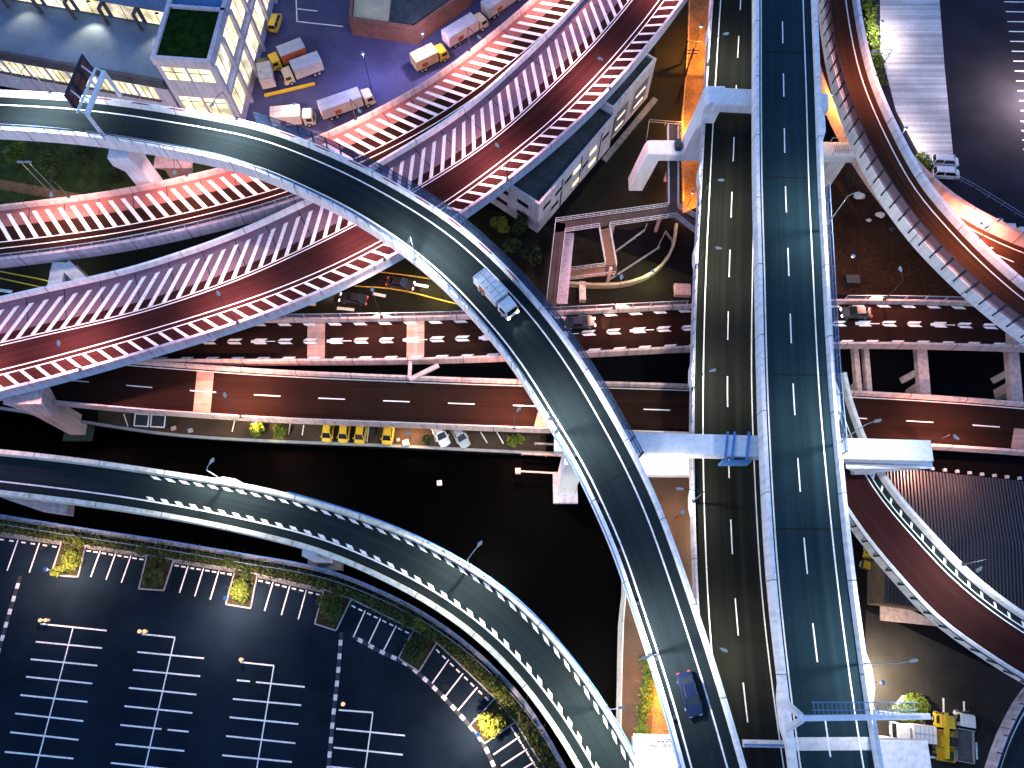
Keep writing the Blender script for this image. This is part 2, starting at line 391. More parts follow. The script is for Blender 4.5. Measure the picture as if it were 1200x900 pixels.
# --- sweeping flyover
cl = trace([(-80, 121), (-40, 121.5), (0, 122.5), (85, 127.5), (150, 135), (225, 147), (300, 161), (350, 179), (412, 206), (447, 225), (500, 256), (550, 294), (600, 345), (637, 388), (677, 447), (707, 500), (735, 552), (760, 608), (783, 675), (800, 725), (818, 781), (835, 837), (852, 898), (866, 950)], ZC, 220, 50)
def wid(px, py):
    tb = [(-80, 121, 3.7), (150, 135, 3.8), (412, 206, 4.3), (550, 294, 4.75), (677, 447, 4.75), (735, 552, 4.3), (783, 675, 3.95), (835, 837, 3.75), (866, 950, 3.7)]
    return [(cl.near(a, b), w) for a, b, w in tb]
WT = wid(0, 0)
def wat(s):
    for (a, w), (b, v) in zip(WT, WT[1:]):
        if s <= b: 
            k = (s-a)/max(.01, b-a); k = max(0, min(1, k)); k = k*k*(3-2*k); return w+(v-w)*k
    return WT[-1][1]
cr = Path([p-n*wat(s) for p, n, s in zip(cl.p, cl.n, cl.s)])
C = Via('viaduct', 'long curved single lane flyover sweeping over the other roads to the bottom', cl, cr, 1.3, .65, asph, conc_w, steel_w, h=1.0, t=.5, gd=2.0, fd=1.3)
C.line('l', 0, .2); C.line('r', 0, .2); C.done()
C.rail('l', 1.9, cl.near(300, 150), cl.near(742, 540), 2.1, steel_d, mesh_blue, out=.2, lean=.35, name='noise_fence', drop=.8, pw=.15)
C.rail('r', 1.15, cr.near(-60, 147), cr.near(95, 152), 2.0, steel_b, None, out=.1, lean=0)
C.rail('r', 1.15, cr.near(112, 155), cr.near(655, 490), 2.0, steel_b, None, out=.1, lean=0)
m = MB(); s1 = cr.L; q = cr.near(668, 500)
sweep(m, cr, [(1.16, .6), (1.16, .8), (1.24, .8), (1.24, .6)], q, s1, -1); sweep(m, cr, [(1.17, .1), (1.17, .25), (1.23, .25), (1.23, .1)], q, s1, -1)
m.build('guard_cable', steel_blue, C.root)
m = MB()
for i in range(16):
    d = cr.near(655, 480)+i*6.2
    if d < cr.L: m.box(cr.at(d, -.5, .35), (.35, .5, .3), cr.dir(d))
m.build('drain_box', steel_d, C.root)
# red and white chevron plates along the outer parapet of the flyover
m = MB()
for i in range(16):
    d = cl.near(-20, 112)+i*5.4; stripe(m, cl, 1.42, 1.62, d, d+2.3, 1.01, .5)
red_paint = surf('red_warning_paint', (.35, .03, .05), .6, .1)
m.build('warning_plate', red_paint, C.root)
# --- hatched ramp, lower one
d2l = trace([(-70, 421), (0, 405), (75, 387.5), (150, 371.5), (225, 348), (300, 320.5), (362, 291), (422, 262), (490, 222), (550, 185), (600, 147), (662, 88), (700, 50), (740, 2), (775, -45)], ZD2)
d2r = trace([(-70, 450), (0, 434), (75, 415), (150, 394), (225, 372), (300, 348), (362, 324), (412, 301), (450, 281), (520, 238), (560, 210), (600, 179), (650, 138), (707, 80), (750, 30), (773, 0), (808, -50)], ZD2)
D2 = Via('viaduct', 'wide red brown ramp with lavender hatched shoulder and ladder marks along its lower edge', d2l, d2r, 6.6, 3.1, asph_red, (conc_w, conc_l), fascia_b, h=.95, t=.5, gd=2.1, fd=1.5, pf=.25)
m = MB(); ribbon(m, d2l, 6.57, d2l, 1.75, .006); m.build('concrete_shoulder', lav_pave, D2.root)
d = 1.5
while d < d2l.L-8: m = MB(); stripe(m, d2l, 1.8, 6.5, d, d+.17, .010); d += 5.2; m.build('shoulder_joint', steel_d, D2.root)
D2.line('l', 0, .14); D2.line('l', .42, .14); D2.line('r', 0, .15); D2.line('r', .72, .15)
d = 0
while d < d2l.L-8: stripe(D2.marks, d2l, .55, 5.5, d, d+.70, .014, 4.2); d += 2.03
d = 0
while d < d2r.L-4: stripe(D2.marks, d2r, -.85, -2.9, d, d+.5, .014, 1.6); d += 2.1
D2.done()
# --- hatched ramp, upper one
d1l = trace([(-70, 291), (0, 284), (75, 275), (150, 264), (225, 248), (300, 229), (372, 205), (440, 175), (490, 149), (537, 120), (575, 92), (600, 72), (660, 20), (705, -25)], ZD1)
off2 = 6.6+.5+.25
pts = []
for p, n in zip(d1l.p, d1l.n):
    e = min((((p-(q+k*off2))).xy.length, (q+k*off2)) for q, k in zip(d2l.p, d2l.n))
    w = min(3.05, max(.4, e[0])); pts.append(p-n*w)
for _ in range(8): pts = [pts[0]]+[pts[i]*.5+(pts[i-1]+pts[i+1])*.25 for i in range(1, len(pts)-1)]+[pts[-1]]
d1r = Path(pts)
D1 = Via('viaduct', 'ramp with salmon pink hatched shoulder beside a narrow dark lane', d1l, d1r, 5.35, .05, asph_e, conc_p, conc_l, h=.95, hr=0, t=.45, gd=1.9, fd=1.2)
m = MB(); ribbon(m, d1l, 5.33, d1l, 2.55, .006); m.build('concrete_shoulder', pink_pave, D1.root)
d = 2.0
while d < d1l.L-4: m = MB(); stripe(m, d1l, 2.6, 5.3, d, d+.15, .010); d += 5.2; m.build('shoulder_joint', steel_d, D1.root)
D1.line('l', 0, .14); D1.line('l', -1.05, .14)
d = 4
while d < d1l.L: stripe(D1.marks, d1l, .1, 4.7, d, d+.66, .014, -2.55); d += 1.9
D1.done()
sx = d1r.near(372, 235)
m = MB(); sweep(m, d1r, [(.07, -.06), (.07, .95), (.52, .95), (.54, -1.3), (.1, -1.3)], 0, sx, -1); m.build('parapet', conc_l, D1.root)
m = MB()
for i in range(int(sx/1.9)+1): m.bar(d1r.at(i*1.9, -.35, .95), d1r.at(i*1.9, -.35, 2.15), .07)
sweep(m, d1r, [(.3, 2.1), (.3, 2.18), (.4, 2.18), (.4, 2.1)], 0, sx, -1); fr = m.build('noise_fence', steel_g, D1.root)
m = MB(); sweep(m, d1r, [(.34, .96), (.34, 2.1)], 0, sx, -1, closed=False); m.build('fence_panel', mesh_grey, fr)
# --- east-west road with arrow marks
e1l = trace([(60, 380), (200, 379.5), (337, 379), (425, 378), (525, 376), (600, 373), (687, 369), (775, 364.5), (870, 360), (980, 357), (1040, 357), (1125, 359), (1200, 362), (1290, 367)], ZE)
e1r = trace([(60, 421), (200, 421.5), (300, 421.5), (425, 421), (515, 419.5), (575, 417.5), (692, 412), (780, 407), (880, 403), (985, 401.5), (1047, 401.5), (1127, 403.5), (1187, 405), (1290, 410)], ZE)
E1 = Via('viaduct', 'two lane road with pale arrow shaped centre marks and block marks along both edges', e1l, e1r, .08, .12, asph_e, conc_p, conc_p, h=.95, t=.45, gd=1.8)
e1c = Path([(a+b)/2 for a, b in zip([e1l.at(e1l.L*i/159) for i in range(160)], [e1r.at(e1r.L*i/159) for i in range(160)])])
d = e1c.near(352, 400) % 3.72; k = 0
while d < e1c.L-4:
    stripe(E1.marks, e1c, .08, .44, d, d+1.8, .012, .45); stripe(E1.marks, e1c, -.08, -.44, d, d+1.8, .012, .45)
    if k % 3 == 1: stripe(E1.marks, e1c, -.06, .06, d-.2, d+3.4); stripe(E1.marks, e1c, -.22, .22, d-.2, d+1.7, .013)
    stripe(E1.marks, e1l, -.02, -.42, d+.2, d+1.9, .012, .5); stripe(E1.marks, e1r, .02, .42, d+.2, d+1.9, .012, .5)
    d += 3.72; k += 1
E1.done()
for px in (370, 486, 1192): 
    o = E1.joint('l', px, 377, 2.6, joint_m, 'joint_slab', -.0)
    p = e1l.near(px, 377)/e1l.L; m = MB()
    for w in (-.12, .12): m.bar(e1l.at(e1l.L*p+w, 0, .02), e1r.at(e1r.L*p+w, 0, .02), .07, .02)
    m.build('steel_seam', steel_g, o)
E1.rail('l', 1.3, e1l.near(320, 377), e1l.near(800, 363), 2.6, steel_g, mesh_grey, out=.1, lean=.0, rails=(1.0,))
E1.rail('l', 1.3, e1l.near(985, 357), e1l.near(1150, 360), 2.6, steel_g, mesh_grey, out=.1, lean=.0, rails=(1.0,))
for q in ((446, 378), (723, 367), (1029, 357)): E1.ped('l', *q, 1.6, .9)
# --- east-west road with plain lane dashes
e2l = trace([(60, 421), (172, 430), (300, 439.5), (400, 444.5), (475, 447.5), (510, 449), (600, 452), (707, 454.5), (805, 457.5), (900, 461), (992, 465), (1100, 471), (1200, 479), (1290, 487)], ZE)
e2r = trace([(-40, 459), (52, 466), (75, 469.5), (175, 478.5), (300, 487), (375, 490.5), (450, 493), (600, 499), (700, 502), (805, 505.5), (900, 509.5), (992, 514), (1095, 519.5), (1200, 526.5), (1290, 534)], ZE)
E2 = Via('viaduct', 'two lane brown black road with plain white lane dashes just below the arrow marked road', e2l, e2r, .25, .2, asph_e, conc_p, conc_p, h=.9, t=.45, gd=1.8)
E2.line('l', .0, .14)
e2c = Path([(a+b)/2 for a, b in zip([e2l.at(e2l.L*i/159) for i in range(160)], [e2r.at(e2r.L*i/159) for i in range(160)])])
dashes(E2.marks, e2c, 0, .16, 3.8, 9.3, (e2c.near(300, 464)-.4) % 9.3)
E2.done()
for px, (y0, y1) in ((236, (436, 480)), (638, (474, 500)), (1196, (500, 525))):
    s0 = e2l.near(px+6, y0); s1 = e2r.near(px, y1); f = .5 if px > 300 else 0; hw = 1.25
    a = e2l.at(s0-hw, 0, .008); b = e2r.at(s1-hw, 0, .008); c = e2r.at(s1+hw, 0, .008); dd = e2l.at(s0+hw, 0, .008)
    q = [a.lerp(b, f), b, c, dd.lerp(c, f)]; m = MB(); m.add(q, [(0, 1, 2, 3)], [(v.x, v.y) for v in q]); m.build('joint_slab', joint_m, E2.root)
m = MB(); a = P(480, 426, ZE+1); b = P(515, 424, ZE+1); m.bar(P(481, 424, ZE+.8), P(480, 444, ZE+.8), .5, .6); m.bar(P(480, 445, ZE+.9), P(514, 428, ZE+.9), .6, .5)
m.build('link_bracket', conc_p, E2.root)
m = MB(); sweep(m, e2r, [(.5, .9), (.5, 1.25), (.6, 1.25), (.6, .9)], 0, e2r.L*.62, -1); m.build('top_rail', steel_g, E2.root)
# --- curved ramp over the canal
fl = trace([(-70, 529), (0, 535), (100, 546), (175, 557), (250, 568.5), (300, 577), (375, 596), (450, 620.5), (500, 642), (552, 671), (600, 704), (637, 742), (675, 788), (707, 836), (742, 897), (768, 948)], ZF)
fr_ = trace([(-70, 557), (0, 564), (100, 576), (175, 587), (250, 600.5), (300, 611.5), (375, 630), (425, 650), (480, 676), (525, 702), (562, 729), (600, 763), (630, 798), (665, 846), (697, 900), (722, 948)], ZF)
Fv = Via('viaduct', 'curved single lane ramp over black water with cream parapets and block marks on both edges', fl, fr_, .1, 1.15, asph, conc_c, conc_c, h=1.15, t=.7, gd=2.0, fd=1.0)
Fv.line('r', 0, .2)
d = fl.near(177, 557)
while d < fl.L-3: stripe(Fv.marks, fl, -.02, -.42, d, d+1.0, .012, .8); d += 1.98
d = fr_.near(170, 587)
while d < fr_.L-3: stripe(Fv.marks, fr_, .14, .55, d+.2, d+1.1, .014, -.5); d += 1.98
Fv.done()
Fv.rail('l', .75, fl.near(343, 575), fl.L, 2.2, steel_blue, None, out=.2, lean=.1, rails=(1.0, .5), drop=.6)
Fv.ped('l', 275, 560, 2.2, .6)
m = MB()
for d in range(6, int(fr_.L)-3, 18): m.box(fr_.at(d, -1.38, 1.02), (.12, .56, .1), fr_.dir(d))
m.build('parapet_joint', steel_d, Fv.root)
# --- brown ramp upper right
gl = trace([(985, -60), (991, 0), (1000, 55), (1012, 100), (1030, 143), (1050, 184), (1073, 224), (1100, 256), (1137, 296), (1175, 331), (1200, 352), (1275, 405)], ZG)
gr = trace([(962, -60), (966, 0), (973, 55), (984, 107), (1001, 155), (1022, 200), (1045, 238), (1070, 272), (1100, 305), (1150, 352), (1200, 391), (1270, 440)], ZG)
G = Via('viaduct', 'curved brown single lane ramp with smoky panel fence running down the upper right corner', gl, gr, 1.0, .1, asph_brown, (conc_w, conc_w), conc_d, h=1.2, t=.65, gd=1.9, fd=1.1)
G.line('l', 0, .2); G.done()
G.rail('r', 2.0, 0, gr.L, 2.2, steel_d, mesh_purple, out=.15, lean=.0, rails=(1.0,), name='noise_fence', drop=1.3, pw=.2)
# --- red ramp lower right
hl = trace([(972, 440), (978, 470), (990, 505), (1006, 543), (1035, 588), (1072, 631), (1111, 673), (1150, 707), (1200, 742), (1270, 782)], ZH)
hr = trace([(935, 440), (941, 475), (954, 515), (972, 556), (995, 596), (1022, 634), (1058, 676), (1099, 720), (1150, 757), (1200, 789), (1262, 820)], ZH)
H = Via('viaduct', 'curved dark red ramp with tick marks emerging from under the topmost viaduct', hl, hr, 1.35, .3, asph_red, conc, conc_d, h=1.0, t=.6, gd=1.9, fd=1.2)
H.line('l', 0, .15); H.line('l', .55, .13); 
d = hl.near(1008, 545)
while d < hl.L-3: stripe(H.marks, hl, .6, 1.15, d, d+.38, .014, -.45); d += 1.9
H.done()
m = MB(); ribbon(m, hl, 1.33, hl, .1, .006); m.build('shoulder_strip', asph, H.root)
H.rail('r', 1.1, hr.near(995, 596), hr.L, 2.0, steel_d, mesh_blue, out=.3, lean=.5, rails=(1.0, .55), drop=1.2, pw=.16)
# --- short ramp bottom right corner
kl = trace([(1262, 790), (1230, 800), (1208, 822), (1186, 862), (1172, 900), (1158, 950)], ZK)
kr = trace([(1300, 830), (1262, 842), (1245, 862), (1228, 900), (1218, 930), (1208, 960)], ZK)
kl, kr = Path(kr.p), Path(kl.p)
kp = Path(kl.p); 
K = Via('viaduct', 'short grey ramp with dark parapet posts in the bottom right corner', kl, kr, .6, .7, asph, conc_l, conc_d, h=1.0, t=.45, gd=1.8)
K.line('r', 0, .18); K.done()
K.rail('r', 1.0, 0, kr.L, 2.0, steel_d, None, out=.15)
# --- orange lit ramp under the brown one
il = trace([(958, -60), (965, 0), (975, 50), (990, 95), (1012, 140), (1045, 190), (1083, 231), (1121, 259), (1160, 280), (1200, 297), (1280, 325)], ZI)
ir = trace([(936, -60), (943, 0), (953, 55), (970, 110), (995, 165), (1028, 216), (1065, 262), (1105, 296), (1150, 322), (1200, 342), (1280, 370)], ZI)
I = Via('viaduct', 'orange lit ramp passing beneath the curved brown ramp at upper right', il, ir, .9, .3, asph_brown, (conc_p, conc_p), conc_p, h=1.3, hl=2.6, t=.7, gd=1.6)
I.line('l', 0, .18)
ic = il.shift(-2.2); d = ic.near(1168, 292)
stripe(I.marks, ic, -.08, .08, d-2, d+3); stripe(I.marks, ic, .0, .9, d-1.6, d-1.2, .014, .8); stripe(I.marks, ic, 0, -.9, d-1.6, d-1.2, .014, .8)
I.done()
m = MB()
for i in range(8):
    d = il.near(985, 120)+i*2.6-6; m.bar(il.at(d, .7, .02), il.at(d, -3.6, .02), .12, .02)
m.build('steel_seam', steel_d, I.root)

for v, side, pts in ((A, 'r', ((892, 60), (893, 210), (899, 440), (908, 620))), (B, 'r', ((834, 180), (824, 400), (826, 640))), (C, 'l', ((150, 135), (412, 206), (600, 345), (735, 552))), (Fv, 'l', ((100, 546), (375, 596), (552, 671), (675, 788)))):
    for q in pts: v.joint(side, q[0], q[1], .16, rubber)
# ------------------------------------------------------------------ ground and water
def water_mat():
    m, n, l, o = _new('canal_water'); b = n.new('ShaderNodeBsdfPrincipled')
    b.inputs['Base Color'].default_value = (.0004, .0004, .0006, 1); b.inputs['Roughness'].default_value = .42; b.inputs['IOR'].default_value = 1.33
    b.inputs['Specular IOR Level'].default_value = .015
    tc = n.new('ShaderNodeTexCoord'); t = n.new('ShaderNodeTexNoise'); t.inputs['Scale'].default_value = .8; t.inputs['Detail'].default_value = 5
    l.new(tc.outputs['Object'], t.inputs['Vector']); bp = n.new('ShaderNodeBump'); bp.inputs['Strength'].default_value = .12; bp.inputs['Distance'].default_value = .15
    l.new(t.outputs['Fac'], bp.inputs['Height']); l.new(bp.outputs[0], b.inputs['Normal']); l.new(b.outputs[0], o.inputs[0]); return m
m = MB(); m.add([(-900, -900, -2.2), (900, -900, -2.2), (900, 1500, -2.2), (-900, 1500, -2.2)], [(0, 1, 2, 3)])
tag(m.build('water', water_mat()), 'black still water of the canal between the quays', 'water', kind='structure')
quay_n = [(-60, 474), (0, 478), (115, 497), (200, 509), (300, 516), (450, 522), (552, 527), (640, 531), (700, 534), (729, 560), (731, 690), (727, 730), (725, 825), (724, 870), (722, 1100)]
m = MB(); poly = [P(a, b, 0) for a, b in quay_n]
far = [(700, -160, 0), (700, 1400, 0), (-700, 1400, 0), (-700, poly[0].y, 0)]
m.prism([(p.x, p.y) for p in poly]+[(60, -160)]+[(q[0], q[1]) for q in far], -4, 0)
tag(m.build('ground', land_m), 'dark paved ground under the elevated roads north and east of the canal', 'ground', kind='structure')
quay_s = [(-70, 596), (0, 606), (100, 622), (200, 637), (300, 654), (350, 662), (400, 675), (455, 698), (500, 722), (550, 758), (600, 806), (630, 846), (660, 898), (700, 975)]
m = MB(); poly = [P(a, b, 0) for a, b in quay_s]; m.prism([(p.x, p.y) for p in poly]+[(poly[-1].x, -120), (-500, -120), (-500, poly[0].y)], -4, 0)
tag(m.build('parking_lot', lot_m), 'large empty dark asphalt car park on the quay at lower left', 'car park', kind='structure')
# quay edge coping
def coping(name, px, label, w=.6, z1=.12, cut=None):
    pth = trace(px, 0, 140, 4); m = MB(); sweep(m, pth, [(-w/2, -.25), (-w/2, z1), (w/2, z1), (w/2, -.25)], sign=1)
    return tag(m.build(name, kerb_m), label, 'quay edge', kind='structure')
coping('quay_edge', quay_n[:9], 'concrete edge of the north quay', .4)
coping('quay_edge', quay_n[9:14], 'concrete edge of the promenade beside the water', .6)
coping('quay_edge', quay_s, 'concrete edge of the car park quay', .6)
S = sheet
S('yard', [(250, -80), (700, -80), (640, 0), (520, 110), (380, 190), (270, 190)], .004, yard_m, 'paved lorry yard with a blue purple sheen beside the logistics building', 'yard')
S('lawn', [(-90, 160), (40, 160), (260, 170), (250, 215), (120, 235), (-90, 250)], .004, grass_m, 'strip of grass between the flyover and the hatched ramp at left', 'lawn')
S('footpath', [(-90, 205), (0, 210), (120, 232), (110, 240), (0, 222), (-90, 216)], .008, side_m, 'narrow footpath crossing the grass strip at left', 'path')
street_m = surf('street_asphalt', (.016, .016, .012), .85, .35, .1, 5)
S('street', [(-90, 262), (300, 200), (600, 250), (830, 330), (830, 360), (600, 372), (330, 380), (0, 420), (-90, 430)], .004, street_m, 'ground level street passing under the hatched ramps and the flyover', 'street')
m = MB()
for a in (((-60, 305), (0, 318), (60, 330), (110, 345)), ((-60, 312), (0, 326), (60, 339)), ((415, 335), (470, 340), (545, 358), (600, 362)), ((440, 318), (500, 326), (560, 336), (620, 340))):
    stripe(m, trace(list(a), 0, 40, 2), -.1, .1, 0, 200, .010)
tag(m.build('street_marking', yellow_line), 'yellow lines painted on the ground level street', 'road marking', kind='structure')
m = MB()
for a, b, c, dd in ((437, 344, 452, 347), (486, 333, 502, 336), (520, 338, 533, 341), (395, 361, 415, 363), (350, 355, 370, 357), (0, 340, 14, 342)):
    q0 = P(a, b, .012); q1 = P(c, dd, .012); m.bar(q0, q1, .5, .004)
tag(m.build('street_marking', paint), 'short white marks painted on the ground level street', 'road marking', kind='structure')
S('street', [(768, -80), (806, -80), (806, 60), (797, 150), (800, 250), (740, 270), (655, 260), (740, 150), (768, 60)], .004, street_m, 'dark side street beside the white warehouse near the top', 'street')
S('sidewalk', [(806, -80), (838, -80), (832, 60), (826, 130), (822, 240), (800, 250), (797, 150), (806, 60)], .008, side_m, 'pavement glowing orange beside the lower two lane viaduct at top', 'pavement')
S('parking_lot', [(1020, -90), (1400, -90), (1400, 270), (1190, 285), (1085, 200), (1030, 100)], .004, surf('purple_grey_asphalt', (.026, .023, .033), .85, .3, .1, 5), 'dark asphalt car park in the upper right corner', 'car park')
S('paving', [(1030, -90), (1097, -90), (1101, 0), (1107, 80), (1117, 182), (1082, 190), (1050, 130), (1032, 60)], .008, pale_lot, 'pale concrete paving strip beside the dark car park at upper right', 'paving')
S('earth', [(965, 195), (1000, 190), (1150, 330), (1150, 348), (965, 345)], .008, dirt_m, 'bare brown earth patch between the viaduct and the brown ramp', 'earth')
S('yard', [(1015, 715), (1050, 730), (1200, 800), (1175, 930), (1010, 930)], .004, surf('lower_yard_asphalt', (.026, .025, .025), .85, .4, .15, 5), 'dark tarmac yard around the planter and the yellow crane lorry at lower right', 'yard')
S('promenade', [(729, 560), (731, 690), (727, 730), (724, 872), (830, 872), (820, 690), (806, 540), (740, 540)], .004, tile_m, 'brown tiled promenade between the canal and the viaducts', 'promenade')
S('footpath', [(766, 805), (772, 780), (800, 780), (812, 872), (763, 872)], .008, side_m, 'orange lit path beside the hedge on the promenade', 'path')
S('service_strip', [(115, 470), (300, 486), (640, 500), (640, 529), (552, 525), (450, 520), (300, 514), (200, 507), (115, 495)], .004, surf('service_strip_asphalt', (.06, .042, .032), .85, .35, .2, 4), 'narrow parking strip on the quay under the lane dashed road', 'parking strip')
# white marks of the quay parking strip
m = MB()
for a in ((145, 485, 150, 500), (275, 493, 272, 506), (300, 494, 297, 508), (340, 496, 338, 510), (356, 498, 354, 510), (506, 503, 511, 518), (530, 504, 536, 520), (545, 505, 550, 518), (563, 506, 571, 519), (582, 506, 590, 520), (432, 500, 430, 518)):
    m.bar(P(a[0], a[1], .012), P(a[2], a[3], .012), .16, .006)
tag(m.build('parking_marking', paint), 'white bay lines on the quay parking strip', 'road marking', kind='structure')
# car park combs
rows = [((86, 734), (34, 930), [(47, 731, 125, 739), (42, 752, 119.5, 759.5), (36, 772.5, 114, 780), (30.5, 793, 108, 801), (24, 814.5, 102.5, 822.5), (18, 836, 97.5, 845), (12, 858, 92, 867), (5.5, 881, 86, 889), (-1, 905, 80, 914)]),
        ((205, 747), (163, 930), [(166, 743, 205, 747), (161, 764, 239, 771.5), (156, 785, 234.5, 792.5), (151, 806, 230, 814), (146, 827.5, 225.5, 835.5), (141, 849.5, 221, 857.5), (135.5, 872, 216, 880), (130, 894, 212, 903)]),
        ((321, 780), (296, 930), [(282, 776, 321, 780), (277.5, 797, 357, 805), (273, 819, 353, 826.5), (269, 840.5, 349.5, 848.5), (265, 862.5, 346, 871), (260.5, 885, 342, 893), (256, 908, 339, 916)]),
        ((437, 835), (424, 930), [(397, 832, 437, 835), (394, 854, 474.5, 862), (391, 876, 472, 884.5), (387, 898.5, 469, 907)])]
m = MB()
for a, b, tk in rows:
    m.bar(P(*a, .006), P(*b, .006), .16, .006)
    for t in tk: m.bar(P(t[0], t[1], .010), P(t[2], t[3], .010), .2, .006)
def stall_lines(groups):
    for TL, TR, BR, BL, k in groups:
        a, b, c, d = [P(*q) for q in (TL, TR, BR, BL)]
        for i in range(1, k):
            t = i/k; p, q = a.lerp(b, t), d.lerp(c, t); m.bar(p.lerp(q, .12)+Vector((0, 0, .01)), p.lerp(q, .97)+Vector((0, 0, .01)), .17, .006)
        for i in range(k):
            for f in (.28, .72):
                t = (i+f)/k; p, q = a.lerp(b, t), d.lerp(c, t); e = (b-a).normalized()*.32; z = Vector((0, 0, .01)); o = p.lerp(q, .17)
                m.bar(o-e+z, o+e+z, .2, .006)
bays = [((-2, 624), (73, 635), (60, 674), (-18, 668), 3), ((101, 639), (173, 650), (160, 687), (88, 674), 4), ((204, 656), (276, 667), (264, 708), (192, 692), 4), ((302, 673), (380, 691), (369, 732), (290, 712), 4),
        ((412, 702), (485, 738), (467, 771), (396, 740), 4), ((512, 753), (580, 818), (551, 850), (491, 786), 4), ((604, 846), (640, 905), (605, 925), (568, 872), 4)]
stall_lines(bays)
tag(m.build('parking_marking', paint), 'white bay lines of the large car park', 'road marking', kind='structure')
# chequered drain kerbs
m = MB(); m2 = MB()
for ln in ([(24, 675), (12, 715), (0, 757), (-12, 800)], [(400, 741), (396, 790), (390, 845), (382, 930)], [(412, 745), (447, 764), (475, 777), (490, 789), (512, 809), (532, 830), (550, 850), (567, 872), (590, 925)]):
    p = trace(ln, 0, 90, 6); d = 0; k = 0
    while d < p.L-.8: stripe(m if k % 2 else m2, p, -.26, .26, d, d+(.75 if k % 2 else 1.0), .012); d += .75 if k % 2 else 1.0; k += 1
tag(m.build('drain_kerb', conc), 'pale blocks of the chequered drainage kerbs in the car park', 'kerb', kind='structure')
tag(m2.build('drain_kerb', steel_d), 'dark blocks of the chequered drainage kerbs in the car park', 'kerb', kind='structure')
# planted strip with kerbs around the bays
inner = [(-60, 616), (0, 624), (75, 635.5), (101, 639), (173, 650), (204, 656), (276, 667), (302, 673), (380, 691), (412, 702), (485, 738), (512, 753), (580, 818), (604, 846), (645, 912), (660, 950)]
outer = [(-60, 602), (0, 611), (100, 627), (200, 642), (300, 659.5), (350, 668), (400, 681), (455, 704.5), (500, 728), (550, 764), (600, 812), (630, 852), (660, 902), (690, 960)]
def bed(name, poly, label, z=.10):
    m = MB(); m.prism([tuple(P(a, b).xy) for a, b in poly], -.2, z); o = m.build(name, soil_m); tag(o, label, 'planting bed', kind='structure'); return o
bed('planting_strip', outer+inner[::-1], 'long planted strip between the quay railing and the parking bays')
pens = [((73, 635), (101, 639), (92, 676), (60, 674)), ((173, 650), (204, 656), (192, 692), (163, 690)), ((276, 667), (302, 673), (294, 713), (265, 708)), ((380, 691), (412, 702), (394, 739), (369, 731)), ((485, 738), (512, 753), (491, 787), (467, 771)), ((580, 818), (604, 846), (568, 871), (551, 850))]
m = MB()
for qi, q in enumerate(pens):
    bed('planting_bed', q, '%s planted island from the left between the groups of parking bays' % ('first', 'second', 'third', 'fourth', 'fifth', 'sixth')[qi]); 
    w = [P(*k) for k in q]
    for a, b in ((w[0], w[3]), (w[3], w[2]), (w[2], w[1])): m.bar(a+Vector((0, 0, .08)), b+Vector((0, 0, .08)), .18, .2)
for a, b in zip(inner[1:], inner[2:]):
    m.bar(P(*a, .09), P(*b, .09), .2, .22)
tag(m.build('kerb', kerb_m), 'grey kerbs edging the planted strip and islands of the car park', 'kerb', kind='structure')
# tile band along the top of the bays
m = MB()
for TL, TR, BR, BL, k in bays[:4]:
    a, b, c, d = [P(*q) for q in (TL, TR, BR, BL)]; q = [a, b, b.lerp(c, .1), a.lerp(d, .1)]; m.add([v+Vector((0, 0, .006)) for v in q][::-1], [(0, 1, 2, 3)], [(v.x, v.y) for v in q])
tag(m.build('paving_band', conc_d), 'pale paving band at the head of the parking bays', 'paving', kind='structure')
# bay lines in upper right
m = MB()
for i in range(12):
    y = 2+i*11.6; m.bar(P(1177+i*1.75, y, .012), P(1260+i*1.75, y+1.5, .012), .2, .006)
for i in range(4): m.bar(P(1196+i, 142+i*11, .012), P(1260, 146+i*11, .012), .2, .006)
tag(m.build('parking_marking', paint), 'white bay lines at the edge of the upper right car park', 'road marking', kind='structure')
# yard marks
m = MB()
for a in ((347, 25, 402, 31), (347, 10, 372, 13), (347, 0, 348, 24)): m.bar(P(a[0], a[1], .012), P(a[2], a[3], .012), .2, .006)
tag(m.build('yard_marking', paint), 'thin white lines painted on the lorry yard', 'road marking', kind='structure')
# lower right lot marks
m = MB()
for a in ((1105.5, 818, 1106, 842), (1129.5, 822, 1130, 838), (1144, 870, 1145, 890), (1052, 861, 1082, 866), (1090, 887, 1134, 892)): m.bar(P(a[0], a[1], .012), P(a[2], a[3], .012), .25, .006)
tag(m.build('parking_marking', paint), 'white bay lines beside the yellow crane lorry at lower right', 'road marking', kind='structure')
m = MB()
for a, b in (((1082, 816), (1083, 874)), ): m.bar(P(*a, .1), P(*b, .1), .3, .22)
tag(m.build('kerb', kerb_m), 'pale kerb beside the white lorry at lower right', 'kerb', kind='structure')

# ------------------------------------------------------------------ buildings
def rail_along(name, pts, label, h=1.1, post=2.5, mat=None, r=.05, cat='railing', rails=(1.0, .5), stf=False):
    c = pts[0]; t = thing(name, label, cat, (c.x, c.y, c.z)); m = MB(); m2 = MB()
    for a, b in zip(pts, pts[1:]):
        L = (b-a).length; n = max(1, int(L/post))
        for i in range(n+1):
            p = a.lerp(b, i/n); m.bar(p, p+Vector((0, 0, h)), r*2)
        for k in rails: m2.bar(a+Vector((0, 0, h*k)), b+Vector((0, 0, h*k)), r*1.6)
    m.build('post', mat or steel_g, t); m2.build('rail', mat or steel_g, t); return t
wall_p = surf('pale_lilac_wall_panel', (.46, .42, .50), .7, .1, .4, 3, stain=.15)
wall_d = surf('dark_grey_wall_band', (.07, .07, .085), .7, .2, .5, 4)
roof_grey = surf('grey_roof_deck', (.11, .16, .24), .85, .25, .15, 3)
roof_dk = surf('dark_roof_membrane', (.05, .06, .07), .85, .4, .25, 2)
